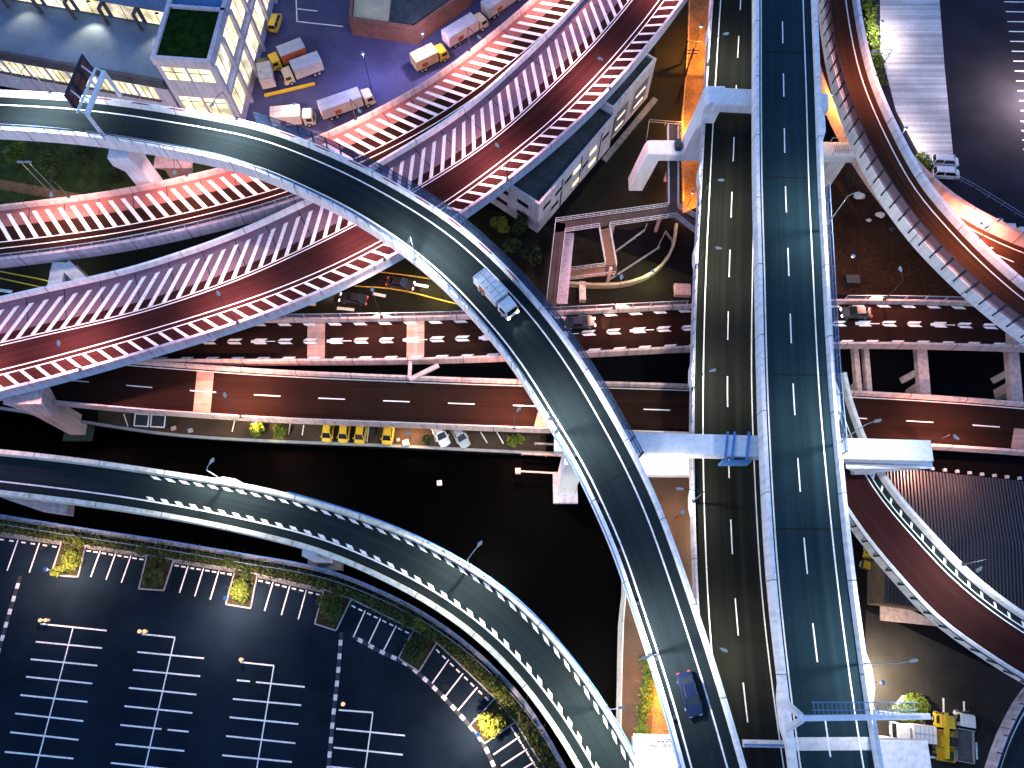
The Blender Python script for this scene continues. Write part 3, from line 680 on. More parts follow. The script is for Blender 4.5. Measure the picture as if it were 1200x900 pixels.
roof_bl = surf('blue_roof_membrane', (.05, .13, .26), .8, .2, .2, 3)
ivy = surf('dark_green_roof_planting', (.006, .020, .004), .95, .6, .8, 6, fvar=.6)
# logistics building, upper left
ZT, ZR = 16, 9
a = P(178, 69, ZT); b = P(246, 74, ZT); u = (b-a).normalized(); n = Vector((-u.y, u.x, 0)); w = (b-a).length; DP = 34
T = thing('logistics_building', 'logistics building with dark planted roof and rows of lit windows at upper left', 'building', (a.x, a.y, 0), 0)
def Q(x, y, z): return a*1+u*x+n*y+Vector((0, 0, z-ZT))
def obox(mb, x0, x1, y0, y1, z0, z1):
    vs = [Q(x, y, z) for z in (z0, z1) for x, y in ((x0, y0), (x1, y0), (x1, y1), (x0, y1))]
    mb.add(vs, [(0, 3, 2, 1), (4, 5, 6, 7), (0, 1, 5, 4), (1, 2, 6, 5), (2, 3, 7, 6), (3, 0, 4, 7)])
m = MB(); obox(m, 0, w, 0, DP, 0, ZT-.5); m.build('tower_wall', wall_p, T)
m = MB()
for q in ((0, w, 0, .5), (0, w, 10.1, 10.6), (0, .5, .5, 10.1), (w-.5, w, .5, DP), (0, .5, 10.6, DP)): obox(m, q[0]-.15 if q[0] == 0 else q[0], q[1]+.15 if q[1] == w else q[1], q[2]-.15 if q[2] == 0 else q[2], q[3], ZT-1.2, ZT+.35)
m.build('roof_parapet', wall_p, T)
m = MB(); obox(m, .5, w-.5, .5, 10.1, ZT-.5, ZT-.1); m.build('planted_roof', ivy, T)
m = MB(); obox(m, .5, w-.5, 10.6, DP, ZT-.5, ZT-.12); m.build('blue_roof', roof_bl, T)
for fl_z0, fl_z1 in ((9.6, 14.4), (2.2, 7.6)):
    for i in range(2):                                            # south face
        m = MB(); obox(m, .8+i*(w-.9)/2, .8+(i+1)*(w-.9)/2-.5, -.06, .0, fl_z0+(2.0 if fl_z0 > 9 else 0), fl_z1); o = m.build('window', win_glow, T)
        m = MB(); x0 = .8+i*(w-.9)/2; x1 = x0+(w-.9)/2-.7; obox(m, x0, x1, -.16, -.062, fl_z1-1.0, fl_z1-.92); obox(m, (x0+x1)/2-.05, (x0+x1)/2+.05, -.15, -.064, fl_z0+2, fl_z1); m.build('window_frame', wall_d, o)
    for i in range(6):                                            # east face
        y0 = .8+i*5.6
        m = MB(); obox(m, w, w+.06, y0, y0+4.6, fl_z0, fl_z1); o = m.build('window', win_glow if (i+int(fl_z0)) % 3 else win_glow2, T)
        m = MB(); obox(m, w+.062, w+.14, y0+2.25, y0+2.33, fl_z0, fl_z1); m.build('window_frame', wall_d, o)
m = MB()
for z in (8.2, ): obox(m, w, w+.7, .0, DP, z, z+.7)
for i in range(7): obox(m, w, w+.6, -.1+i*5.6, .55+i*5.6, 0, 15)
m.build('facade_frame', wall_p, T)
# lower block in front
f0 = P(-60, 53, ZR); f1 = P(192, 98, ZR); u2 = (f1-f0).normalized(); n2 = Vector((-u2.y, u2.x, 0)); L2 = (f1-f0).length
def Q2(x, y, z): return f0+u2*x+n2*y+Vector((0, 0, z-ZR))
def obox2(mb, x0, x1, y0, y1, z0, z1):
    vs = [Q2(x, y, z) for z in (z0, z1) for x, y in ((x0, y0), (x1, y0), (x1, y1), (x0, y1))]
    mb.add(vs, [(0, 3, 2, 1), (4, 5, 6, 7), (0, 1, 5, 4), (1, 2, 6, 5), (2, 3, 7, 6), (3, 0, 4, 7)])
m = MB(); obox2(m, 0, L2, 0, 30, 0, ZR-.15); m.build('low_wall', wall_p, T)
m = MB(); obox2(m, .4, L2-.1, .4, 11.2, ZR-.15, ZR-.02); m.build('roof_deck', roof_grey, T)
m = MB(); obox2(m, -.1, L2, -.12, .4, ZR-1.3, ZR+.5); m.build('roof_parapet', wall_d, T)
k = 0
for i in range(9):
    m = MB(); x0 = .8+i*3.9; obox2(m, x0, x0+3.2, -.07, -.01, 4.6, 7.4); o = m.build('window', win_glow2 if i % 4 == 1 else win_glow, T)
    m = MB()
    for j in range(1, 3): obox2(m, x0+j*1.07-.06, x0+j*1.07+.06, -.15, -.072, 4.6, 7.4)
    obox2(m, x0-.15, x0+3.35, -.4, -.074, 4.25, 4.5); m.build('window_frame', wall_d, o)
m = MB(); obox2(m, 0, L2, 11.2, 30, ZR-.1, ZR+3.6); m.build('upper_wall', wall_d, T)
m = MB(); obox2(m, 0, L2, 11.0, 30, ZR+3.6, ZR+3.85); m.build('upper_roof', roof_grey, T)
for i in range(6):
    m = MB(); x0 = 1.0+i*6.0; obox2(m, x0, x0+5.0, 11.08, 11.19, ZR+.4, ZR+3.3); o = m.build('window', win_glow if i % 2 else win_glow2, T)
    m = MB(); obox2(m, x0+2.45, x0+2.53, 11.0, 11.078, ZR+.4, ZR+3.3); m.build('window_frame', wall_d, o)
for i in range(7): m = MB(); obox2(m, .2+i*6.0, .7+i*6.0, 9.5, 11.0, ZR+3.3, ZR+3.58); obox2(m, .2+i*6.0, .7+i*6.0, 9.4, 9.8, ZR, ZR+3.3); m.build('terrace_column', wall_d, T)
m = MB()
for x, y in ((8, 14), (14, 18), (22, 15), (30, 20)): obox2(m, x, x+2, y, y+1.6, ZR+3.85, ZR+5)
m.build('roof_unit', steel_g, T)
# white warehouse
Z8 = 8.5
a8 = P(632, 240, Z8); b8 = P(722, 134, Z8); c8 = P(590, 229, Z8)
W = thing('warehouse', 'white two storey warehouse with dark roof and small windows beside the hatched ramp', 'building', (a8.x, a8.y, 0))
u8 = (b8-a8).normalized(); n8 = Vector((-u8.y, u8.x, 0)); w8 = (b8-a8).length
def obox8(mb, x0, x1, y0, y1, z0, z1):
    vs = [a8+u8*x+n8*y+Vector((0, 0, z-Z8)) for z in (z0, z1) for x, y in ((x0, y0), (x1, y0), (x1, y1), (x0, y1))]
    mb.add(vs, [(0, 3, 2, 1), (4, 5, 6, 7), (0, 1, 5, 4), (1, 2, 6, 5), (2, 3, 7, 6), (3, 0, 4, 7)])
wall_w = surf('white_render_wall', (.56, .54, .60), .75, .1, .3, 3, stain=.2)
D8 = 15
m = MB(); obox8(m, 0, w8, 0, D8, 0, Z8-.4); m.build('wall', wall_w, W)
m = MB(); obox8(m, w8+.003, w8+12.5, .6, D8-1, 0, Z8+.4); m.build('annex_wall', wall_w, W)
m = MB(); obox8(m, .35, w8-.35, .35, D8-.35, Z8-.4, Z8-.3); m.build('roof', roof_dk, W)
m = MB(); obox8(m, w8+.4, w8+12.1, 1.0, D8-1.4, Z8+.4, Z8+.5); m.build('annex_roof', roof_dk, W)
m = MB()
for q in ((-.05, w8, -.05, .35), (-.05, w8, D8-.35, D8), (-.05, .35, .35, D8-.35), (w8-.35, w8-.01, .35, D8-.35)): obox8(m, *q, Z8-.39, Z8+.15)
for q in ((w8+.01, w8+12.5, .55, 1.0), (w8+.01, w8+12.5, D8-1.4, D8-1), (w8+.01, w8+.4, 1.0, D8-1.4), (w8+12.1, w8+12.5, 1.0, D8-1.4)): obox8(m, *q, Z8+.41, Z8+.95)
m.build('roof_edge', wall_w, W)
m = MB()
for q in ((w8+2, w8+4, 6, 8.5, 1.2), (w8+5.5, w8+9, 3.5, 4.6, .9), (w8+7, w8+9.5, 7, 10, 1.5), (w8+3, w8+4, 2, 3, .8), (3, 5, 5, 7, .9), (9, 10, 8, 9, .7)): obox8(m, q[0], q[1], q[2], q[3], Z8-.3, Z8+.3+q[4])
m.build('roof_unit', steel_d, W)
for i, (x, z, lit) in enumerate(((1.2, 5.3, 0), (3.6, 2.2, 0), (4.4, 5.2, 0), (7.0, 5.4, 0), (9.5, 5.3, 1), (9.5, 1.6, 1), (12, 3.6, 0), (14, 5.2, 1), (14.3, 1.7, 1), (17.6, 5.0, 0))):
    m = MB(); obox8(m, x, x+1.9, -.06, -.006, z, z+.9); o = m.build('window', win_glow if lit else glass, W)
    m = MB(); obox8(m, x-.12, x+2.02, -.16, -.062, z-.16, z-.02); m.build('window_sill', wall_w, o)
for i, (y, z) in enumerate(((2.0, 5.4), (6.0, 5.4), (10.5, 5.4), (2.0, 2.2), (6.2, 2.2), (10.4, 2.2))):
    m = MB(); vs = obox8(m, -.06, -.004, y, y+2.2, z, z+1.0); o = m.build('window', glass, W)
    m = MB(); obox8(m, -.16, -.062, y-.1, y+2.3, z-.16, z-.02); m.build('window_sill', wall_w, o)
for x, z, wd, hh, lit in ((w8+1.2, 1.2, 3.8, 5.5, 0), (w8+6.8, 1.2, 4.2, 5.5, 0)):
    m = MB(); obox8(m, x, x+wd, .53, .59, z, z+hh); o = m.build('loading_door', surf('ribbed_grey_door_%d' % int(x), (.22, .20, .24), .7, .2, .6, 5), W)
    for zz in (1.9, 4.6):
        m = MB(); obox8(m, x+.7, x+wd-.7, .46, .525, zz, zz+.45); m.build('window', win_glow2, o)
m = MB(); obox8(m, w8-3, w8+13.0, -1.3, -.3, .0, .25); m.build('loading_step', conc_d, W)
for x in (6.1, 11.4, w8-.3, w8-4): m = MB(); obox8(m, x, x+.18, -.1, -.008, .3, Z8-.5); m.build('drain_pipe', steel_d, W)
# ribbed metal hall at right
def ribbed():
    m, n, l, o = _new('ribbed_metal_roof'); b = n.new('ShaderNodeBsdfPrincipled'); b.inputs['Roughness'].default_value = .38; b.inputs['Metallic'].default_value = .6
    b.inputs['Base Color'].default_value = (.07, .072, .09, 1); tc = n.new('ShaderNodeTexCoord'); t = n.new('ShaderNodeTexNoise'); t.inputs['Scale'].default_value = .15
    l.new(tc.outputs['Object'], t.inputs['Vector']); mr = n.new('ShaderNodeMapRange'); mr.inputs['To Min'].default_value = .28; mr.inputs['To Max'].default_value = .5
    l.new(t.outputs['Fac'], mr.inputs['Value']); l.new(mr.outputs[0], b.inputs['Roughness']); l.new(b.outputs[0], o.inputs[0]); return m
rib_m = ribbed()
h0 = P(1036, 547, 6); h1 = P(1290, 574, 6); h2 = P(1320, 745, 6); h3 = P(1036, 706, 6)
Hh = thing('metal_hall', 'dark hall with a ribbed metal roof beside the dark red ramp at right', 'building', (h0.x, h3.y, 0))
m = MB(); N = 66
def corr(t):
    k = t*N; fr = k-math.floor(k); return .0 if fr < .55 else .28
vs = []; cols = []
for i in range(N):
    for t in (i/N, (i+.52)/N, (i+.60)/N, (i+.92)/N): cols.append((t, .0 if t*N-i < .55 else .32))
cols.append((1, 0))
for t, dz in cols:
    p = h0.lerp(h1, t); q = h3.lerp(h2, t); mid = p.lerp(q, .02)
    vs += [p+Vector((0, 0, dz)), p.lerp(q, .5)+Vector((0, 0, dz+.9)), q+Vector((0, 0, dz))]
m.add(vs, [(3*i+j, 3*i+j+1, 3*i+j+4, 3*i+j+3) for i in range(len(cols)-1) for j in (0, 1)]); m.build('ribbed_roof', rib_m, Hh)
m = MB(); ins = [h0.lerp(h2, .01), h1.lerp(h3, .01), h2.lerp(h0, .01), h3.lerp(h1, .01)]; m.prism([(p.x, p.y) for p in ins], 0, 5.7); m.build('wall', surf('brown_sheet_wall', (.13, .095, .07), .8, .25, .6, 4), Hh)
for i in range(14):
    m = MB(); p = P(1092+i*14.6, 549.5+i*1.6, 6.3); m.box((p.x, p.y, 6.4), (.4, .4, .4)); m.build('roof_ventilator', steel_g, Hh)
m = MB(); q = [P(1031, 707), P(1051, 708), P(1110, 735), P(1031, 727)]; m.prism([(p.x, p.y) for p in q], 0, .25); tag(m.build('loading_platform', conc_p), 'pale concrete loading platform at the foot of the dark metal hall', 'platform')
# low flat roofed building at top
Lb = thing('low_building', 'low building with half pale, half dark flat roof and brown edge at the top', 'building', tuple(P(470, 0)))
z = 3.2
def pl(q): return [tuple(P(a, b, z).xy) for a, b in q]
m = MB(); m.prism(pl([(409, 25), (487, 37), (549, -8), (585, -70), (415, -70)]), 0, z); m.build('wall', surf('brown_brick_wall', (.20, .10, .075), .9, .25, .8, 8), Lb)
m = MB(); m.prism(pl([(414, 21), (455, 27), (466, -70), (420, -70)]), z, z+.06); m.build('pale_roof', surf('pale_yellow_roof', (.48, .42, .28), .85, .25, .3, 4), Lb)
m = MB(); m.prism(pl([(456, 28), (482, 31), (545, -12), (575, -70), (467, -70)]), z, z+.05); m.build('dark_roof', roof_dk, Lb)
m = MB(); ed = [P(a, b, z) for a, b in ((411, 23), (486, 34), (547, -9), (580, -70))]
for p, q in zip(ed, ed[1:]): m.bar(p+Vector((0, 0, .25)), q+Vector((0, 0, .25)), .45, .7)
m.bar(ed[0]+Vector((0, 0, .25)), P(417, -70, z+.25), .45, .7); m.build('roof_edge', surf('reddish_coping', (.22, .11, .09), .9, .2, .8, 6), Lb)
# ------------------------------------------------------------------ piers and beams
def pier_thing(label, loc, cat='bridge pier', name='portal_pier'): return thing(name, label, cat, (loc.x, loc.y, 0))
def beam(mb, a, b, w, h):   # top centre line a-b
    d = Vector((0, 0, h/2)); mb.bar(a-d, b-d, w, h)
# middle portal
a = P(742, 518, 19.4); b = P(1093, 528, 19.4)
M = pier_thing('long pale blue crossbeam pier carrying the flyover and the topmost viaduct near the middle', a)
a0 = P(650, 516, 19.4)
m = MB(); beam(m, a0, b, 2.7, 1.9); m.build('crossbeam', steel_w, M, bevel=.12)
m = MB(); c = P(1046, 540, 17.4); m.loft([[(c.x-6, c.y-1.0, 17.48), (c.x+4.9, c.y-1.0, 17.48), (c.x+4.9, c.y+1.2, 17.48), (c.x-6, c.y+1.2, 17.48)], [(c.x-4, c.y-1.0, 15.2), (c.x-1.2, c.y-1.0, 15.2), (c.x-1.2, c.y+1.2, 15.2), (c.x-4, c.y+1.2, 15.2)], [(c.x-4, c.y-1.0, 0), (c.x-1.4, c.y-1.0, 0), (c.x-1.4, c.y+1.2, 0), (c.x-4, c.y+1.2, 0)]][::-1]); m.build('column', steel_w, M)
cf = P(662, 571, -2.2); m = MB(); m.box((cf.x, cf.y, 8.0), (2.6, 2.6, 19.1), 0); m.build('column', steel_w, M, bevel=.1)
m = MB(); m.box((cf.x, cf.y-.2, -2.0), (3.6, 4.6, 1.6)); m.build('pile_cap', conc_l, M)
m = MB(); sg = P(864, 538, 18.2)
for px in (853, 861, 878): m.bar(P(px, 506, 19.5), P(px-3, 538, 19.5), .28, .14); m.bar(P(px-3, 538, 19.5), P(px-4, 542, 17.5), .22)
m.build('sign_bracket', steel_blue, M)
m = MB(); p = P(861, 541, 18.0); m.box((p.x, p.y-.15, 17.9), (3.6, .25, 2.2)); m.build('sign_panel', steel_blue, M)
m = MB(); m.bar(P(993, 543, 17.6), P(1078, 549, 17.6), .2, .2); m.build('service_pipe', steel_g, M)
a = P(700, 545, 12.4); b = P(893, 547, 12.4)
M2 = pier_thing('lower pale crossbeam pier tucked under the long one, carrying the lower viaduct', a)
m = MB(); beam(m, a, b, 2.4, 1.7); m.build('crossbeam', steel_w, M2, bevel=.1)
m = MB()
for k in (.15, .93):
    p = a.lerp(b, k); m.box((p.x, p.y, 5.4), (2.0, 2.0, 10.6))
m.build('column', steel_w, M2)
# north portal
a = P(824, 112, 19.4); b = P(972, 118, 19.4)
M3 = pier_thing('tall white stepped portal pier over the lower viaduct near the top', a)
m = MB(); beam(m, P(836, 111, 19.4), b, 3.0, 2.1); m.build('crossbeam', steel_w, M3, bevel=.35)
def sq(p, w, d): return [(p.x-w/2, p.y-d/2, p.z), (p.x+w/2, p.y-d/2, p.z), (p.x+w/2, p.y+d/2, p.z), (p.x-w/2, p.y+d/2, p.z)]
ZL = 8.6
pt = P(838, 110, 19.4); pb = P(808, 172, ZL)
m = MB(); m.loft([sq(Vector((pb.x, pb.y, ZL-1.9)), 2.5, 2.8), sq(Vector((pb.x+.1, pb.y, ZL+.3)), 2.5, 2.8), sq(Vector((pt.x-.2, pt.y, 16.9)), 2.6, 2.95), sq(Vector((pt.x+.05, pt.y, 18.6)), 3.0, 2.99), sq(Vector((pt.x+.35, pt.y, 19.38)), 2.6, 2.97)]); m.build('column', steel_w, M3, bevel=.15)
la = P(760, 166, ZL); lb = P(1006, 190, ZL); la.y = pb.y; lb.y = pb.y-.4
m = MB(); beam(m, la, lb, 2.75, 1.9); m.build('lower_crossbeam', steel_w, M3, bevel=.25)
m = MB(); g0 = P(744, 216, 0); m.loft([sq(Vector((g0.x, g0.y, -.3)), 2.3, 2.6), sq(Vector((la.x+.75, la.y, ZL-1.0)), 2.4, 2.72), sq(Vector((la.x+1.0, la.y, ZL-.1)), 2.2, 2.7)]); m.build('column', steel_w, M3, bevel=.15)
m = MB(); m.box((lb.x-2.4, lb.y, 3.3), (2.6, 2.6, 6.6)); m.build('column', steel_w, M3)
for px in (862, 905):
    m = MB(); q = P(px, 172, ZL); m.box((q.x, pb.y-.2, ZL+2.1), (1.6, 1.8, 4.2)); m.build('column', steel_w, M3)
m = MB()
for i in range(7): m.box((lb.x-3.4+i*.35, lb.y, ZL+.06), (.1, 1.5, .12))
for k in (-1, 1): m.bar((lb.x-4, lb.y+k*1.2, ZL), (lb.x-4, lb.y+k*1.2, ZL+1.2), .08); m.bar((lb.x-4, lb.y+k*1.2, ZL+1.2), (lb.x-.3, lb.y+k*1.2, ZL+1.2), .08); m.bar((lb.x-.3, lb.y+k*1.2, ZL), (lb.x-.3, lb.y+k*1.2, ZL+1.2), .08)
m.build('access_ladder', steel_g, M3)
m = MB(); m.box((pb.x-1.9, pb.y, ZL+.5), (.9, 1.6, 1.0)); m.build('service_box', steel_d, M3)
# south portal (bottom edge)
a = P(752, 886, 12.6); b = P(925, 892, 12.6)
M4 = pier_thing('white crossbeam at the bottom edge crossing under the flyover and the topmost viaduct', a)
a = P(746, 892, 12.9); b = P(1092, 898, 12.9)
m = MB(); beam(m, a, b, 5.5, 2.4); m.build('crossbeam', conc_w, M4, bevel=.15)
p = [P(905, 880, 18), P(1035, 880, 18), P(1090, 880, 18)]
for px in (775, 1066):
    q = P(px, 894, 10.4); m = MB(); m.box((q.x, q.y-.2, 5.0), (4, 4.6, 10.8)); m.build('column', conc_w, M4)
m = MB()
for px in range(756, 818, 5): p = P(px, 869, 13); m.bar((p.x, p.y, 12.6), (p.x, p.y, 14.0), .08)
m.bar(P(756, 866, 14), P(820, 867, 14), .1); m.bar(P(756, 868, 13.5), P(820, 869, 13.5), .1); m.build('railing', steel_d, M4)
m = MB()
for px in range(873, 925, 4): p = P(px, 874, 15); m.bar((p.x, p.y, 14.9), (p.x, p.y, 16.3), .08)
m.bar(P(872, 872, 16.2), P(924, 873, 16.2), .1); m.bar(P(872, 873, 15.7), P(924, 874, 15.7), .1); m.build('railing', steel_blue, M4)
m = MB(); q0 = P(870, 871, 15.05); q1 = P(922, 872, 15.05); m.bar(q0, q1, .8, .1); m.build('deck_end_strip', conc_w, M4)
m = MB(); q = P(768, 905, 0); m.box((q.x, q.y, 1.6), (2.2, .9, 3)); m.build('access_gate', steel_blue, M4)
# leaning pier of the lower hatched ramp at left
p = P(30, 466, 11.2); q = P(93, 500, -1.8)
M5 = pier_thing('square pinkish pier rising from the water under the lower hatched ramp at far left', q, name='bridge_pier')
m = MB(); m.loft([sq(Vector((q.x, q.y, -2.3)), 2.3, 2.6), sq(Vector((q.x-.2, q.y+.2, 7)), 2.3, 2.6), sq(Vector((q.x-1.2, q.y+1.2, 9.6)), 4.6, 3.2), sq(Vector((q.x-1.2, q.y+1.2, 11)), 5.2, 3.4)]); m.build('column', conc_p, M5)
m = MB(); m.box((q.x, q.y, -2.15), (4.4, 4.4, .6)); m.build('fender', surf('dark_green_fender', (.04, .06, .045), .9, .3), M5)
# inverted V pier between the hatched ramps
q = P(83, 322, 11); M6 = pier_thing('pale angular pier head standing between the two hatched ramps at left', q, name='bridge_pier')
t0 = P(73, 305, 11.6)
m = MB(); m.bar((t0.x-.4, t0.y-.3, 11.0), (t0.x-.4, t0.y-5.5, 11.0), 2.0, 1.2); m.bar((t0.x+.4, t0.y-.6, 11.0), (t0.x+4.5, t0.y-4.4, 11.0), 1.7, 1.1); m.build('bearing_beam', conc, M6)
m = MB(); m.box((t0.x+.4, t0.y-1.4, 5.2), (2.4, 2.4, 10.4)); m.build('column', conc, M6)
# single column of the flyover at upper left
q = P(141, 172, 19.3); M7 = pier_thing('short white pier head under the flyover above the grass strip at upper left', q, name='bridge_pier')
m = MB(); c = P(150, 181, 17.4); m.loft([sq(Vector((c.x+.4, c.y-.4, 0)), 2.6, 2.6), sq(Vector((c.x+.4, c.y-.4, 15.6)), 2.6, 2.6), sq(Vector((c.x, c.y+.4, 17.6)), 3.4, 5.0), sq(Vector((c.x-.2, c.y+.7, 19.4)), 3.0, 5.4)]); m.build('column', steel_w, M7)
q = P(208, 190, 9); M8 = pier_thing('broad concrete pier under the upper hatched ramp beside the flyover', q, name='bridge_pier')
m = MB(); m.loft([sq(P(215, 205, 0), 3, 3), sq(P(206, 190, 8.4), 3, 3), sq(P(204, 186, 10.2), 6, 3.4)]); m.build('column', conc_p, M8)
# pier foot and cap of the canal ramp
q = P(381, 660, 3); M9 = pier_thing('white pier foot showing between the canal ramp and the quay railing', q, name='bridge_pier')
m = MB(); q0 = P(382, 664, -2); m.box((q0.x, q0.y+1.5, 2.6), (2.1, 2.4, 10.4)); m.build('column', steel_w, M9)
m = MB(); m.box((q0.x, q0.y+1.2, -1.9), (5.0, 3.6, 1.2)); m.build('pile_cap', conc_d, M9)
q = P(40, 590, 6.8); M10 = pier_thing('pinkish tapering pier cap jutting from under the canal ramp at far left', q, name='bridge_pier')
c1, c2 = P(4, 584, 7), P(80, 594, 7); c3, c4 = P(79, 603, 7), P(45, 598, 7)
m = MB(); m.prism([tuple(v.xy) for v in (P(-20, 574, 7), P(80, 580, 7), c2, c3, c4, c1)], 5.4, 7.2); m.build('pier_cap', conc_p, M10)
m = MB(); p = P(40, 580, 3); m.box((p.x, p.y+1.2, 1.6), (2.4, 2.4, 7.6)); m.build('column', conc_p, M10)
# crossbeams between the two east-west roads
for i, (x, w_, lb_) in enumerate(((1006, .7, 'slim steel beam nearest the topmost viaduct between the two east-west roads'), (1018, .7, 'second slim steel beam right of the topmost viaduct between the two east-west roads'), (1083, 1.5, 'thick concrete crossbeam between the two east-west roads right of the topmost viaduct'), (1190, 1.6, 'thick concrete crossbeam between the two east-west roads at the right edge'))):
    t = pier_thing(lb_, P(x, 440, 5), name='cross_beam_pier'); m = MB()
    beam(m, P(x-3, 404, 5.4), P(x+3, 474, 5.4), w_, 1.2); m.build('crossbeam', conc_p, t)
    m = MB(); p = P(x, 452, 4.2); m.box((p.x, p.y, 2.2), (w_, 1.4, 4.2)); m.build('column', conc_p, t)
    if w_ > 1: 
        m = MB(); m.bar(P(x, 432, 4.5), P(x-26, 446, 1), .9); m.build('brace', conc_p, t)
# piers under the left part of the east-west roads and the flyover
for px, py, lb_ in ((330, 400, 'concrete pier under the arrow marked road left of the flyover'), (860, 385, 'concrete pier under the arrow marked road below the lower viaduct')):
    q = P(px, py, 0); t = pier_thing(lb_, q, name='bridge_pier'); m = MB(); m.box((q.x, q.y, 2.6), (2, 4, 5.2)); m.build('column', conc_p, t)

# small things on the quay strip and the car park
for i, (x0, x1, lb) in enumerate(((162, 178, 'left of two open topped dark skips with pale rims on the quay strip'), (181, 197, 'right of two open topped dark skips with pale rims on the quay strip'))):
    q = [P(x0, 487+i, 0), P(x1, 488+i, 0), P(x1-1.5, 502+i, 0), P(x0-1.5, 501+i, 0)]; cc = (q[0]+q[2])/2
    t = thing('open_skip', lb, 'skip', tuple(cc)); m = MB(); m.prism([tuple(v.xy) for v in q], .02, .9); m.build('bin', steel_d, t)
    m = MB(); e = [v+Vector((0, 0, .98)) for v in q]
    for k in range(4): m.bar(e[k], e[(k+1) % 4], .16, .14)
    m.build('rim', conc_w, t)
for px, py, mt, s, lb in ((205, 503, red_paint, .7, 'small red crate on the quay strip left of the yellow trees'), (224, 505, tarp_p, .6, 'small pale crate on the quay strip left of the yellow trees'), (476, 520, conc_c, .9, 'pale crate at the quay edge beside the standalone yellow van'), (467, 516, pt_yellow, .5, 'small yellow crate beside the standalone yellow van')):
    p = P(px, py, 0); t = thing('crate', lb, 'crate', tuple(p)); m = MB(); m.box((p.x, p.y, s*.4), (s, s*.8, s*.7), .3); m.build('box', mt, t); m = MB(); m.box((p.x, p.y, s*.79), (s*1.06, s*.86, s*.08), .3); m.build('lid', steel_g, t)
for px, py, lb in ((193, 854, 'dark round cover interrupting a bay line of the second row'), (296.5, 799, 'dark round cover interrupting a bay line of the third row'), (522, 805, 'dark round cover in the sixth bay group near the canal ramp')):
    p = P(px, py, .02); m = MB(); m.tube((p.x, p.y, .012), (p.x, p.y, .03), .42, .42, 18); tag(m.build('manhole_cover', rubber), lb, 'manhole cover')
# ------------------------------------------------------------------ street lamps, some added only to light the decks
GL = 'street lamps along the elevated roads'
def spot(parent, loc, col, power, size=150, blend=.8, rad=.25, aim=None):
    ld = bpy.data.lights.new('lamp_light', 'SPOT'); ld.energy = power*(LP if parent['category'] == 'street lamp' else LQ); ld.color = col; ld.spot_size = R(size); ld.spot_blend = blend; ld.shadow_soft_size = rad; ld.use_shadow = True
    o = bpy.data.objects.new('lamp_light', ld); COL.objects.link(o); o.parent = parent
    off = parent_loc(parent); o.location = Vector(loc)-Vector(off)
    if aim is not None: o.rotation_euler = (Vector(aim)-Vector(loc)).to_track_quat('-Z', 'Y').to_euler()
    return o
def make_lamp(label, base, head, col, power, glassm, size=158, group=GL, pm=None):
    pm = pm or steel_d
    t = thing('street_lamp', label, 'street lamp', tuple(base), 0, group)
    m = MB(); top = Vector((base.x, base.y, head.z-.35)); m.tube(base, top, .09, .05); m.box((base.x, base.y, base.z+.1), (.45, .45, .2)); m.build('pole', pm, t)
    d = (head-top); d.z = 0; L = d.length; d = d.normalized() if L > .01 else Vector((1, 0, 0))
    m = MB(); md = top.lerp(head, .55)+Vector((0, 0, .18)); m.tube(top, md, .045); m.tube(md, head, .045); m.build('arm', pm, t)
    m = MB(); r = []
    for k, w, h in ((-.1, .08, .06), (.1, .14, .10), (.5, .17, .12), (.8, .09, .07)):
        c = head+d*k; s = Vector((-d.y, d.x, 0)); r.append([c-s*w+Vector((0, 0, -.05)), c+s*w+Vector((0, 0, -.05)), c+s*w*.8+Vector((0, 0, h)), c-s*w*.8+Vector((0, 0, h))])
    m.loft(r); m.build('lamp_head', lamp_glass, t)
    m = MB(); c = head+d*.4; m.box((c.x, c.y, c.z-.08), (.5, .3, .04)); m.build('lamp_glass', glassm, t)
    spot(t, c+Vector((0, 0, -.25)), col, power, size); return t
def via_lamp(v, side, hpx, h, col, power, label, glassm=None, size=158):
    p = v.P(side); sg = 1 if side == 'l' else -1; off = ((v.sl if side == 'l' else v.sr)+v.t*.8)*sg
    z = p.p[0].z; head = P(hpx[0], hpx[1], z+h)
    best = min(range(len(p.p)), key=lambda i: (p.p[i]+p.n[i]*off-head).xy.length)
    b = p.p[best]+p.n[best]*off+Vector((0, 0, .9))
    e = (head-b); e.z = 0
    if e.length > 2.6: hd = b+e.normalized()*2.6; hd.z = head.z; head = hd
    return make_lamp(label, b, head, col, power, glassm or lamp_glass, size, GL, steel_g if v is A or v is Fv else None)
WARM = (1, .43, .27); WHITE = (1, .97, .90); PINK = (1, .48, .46); ORG = (1, .36, .04); CREAM = (1, .93, .74)
def D2l_(px, l, pw=2300): via_lamp(D2, 'r', px, 6, PINK, pw, l)
D2l_((69, 405), 'slim street lamp on the lower hatched ramp nearest the left edge')
D2l_((257, 346), 'slim street lamp on the lower hatched ramp just left of the flyover')
D2l_((584, 172), 'slim street lamp on the lower hatched ramp just right of the flyover')
D2l_((706, 70), 'slim street lamp on the lower hatched ramp nearest the top')
D2l_((430, 268), 'slim street lamp on the lower hatched ramp right at the flyover edge')
D2l_((790, -50), 'added slim street lamp on the lower hatched ramp beyond the top edge')  # added out of view so the deck stays lit up here
D2l_((-60, 440), 'added slim street lamp on the lower hatched ramp beyond the left edge')  # added out of view to light the left end of the deck
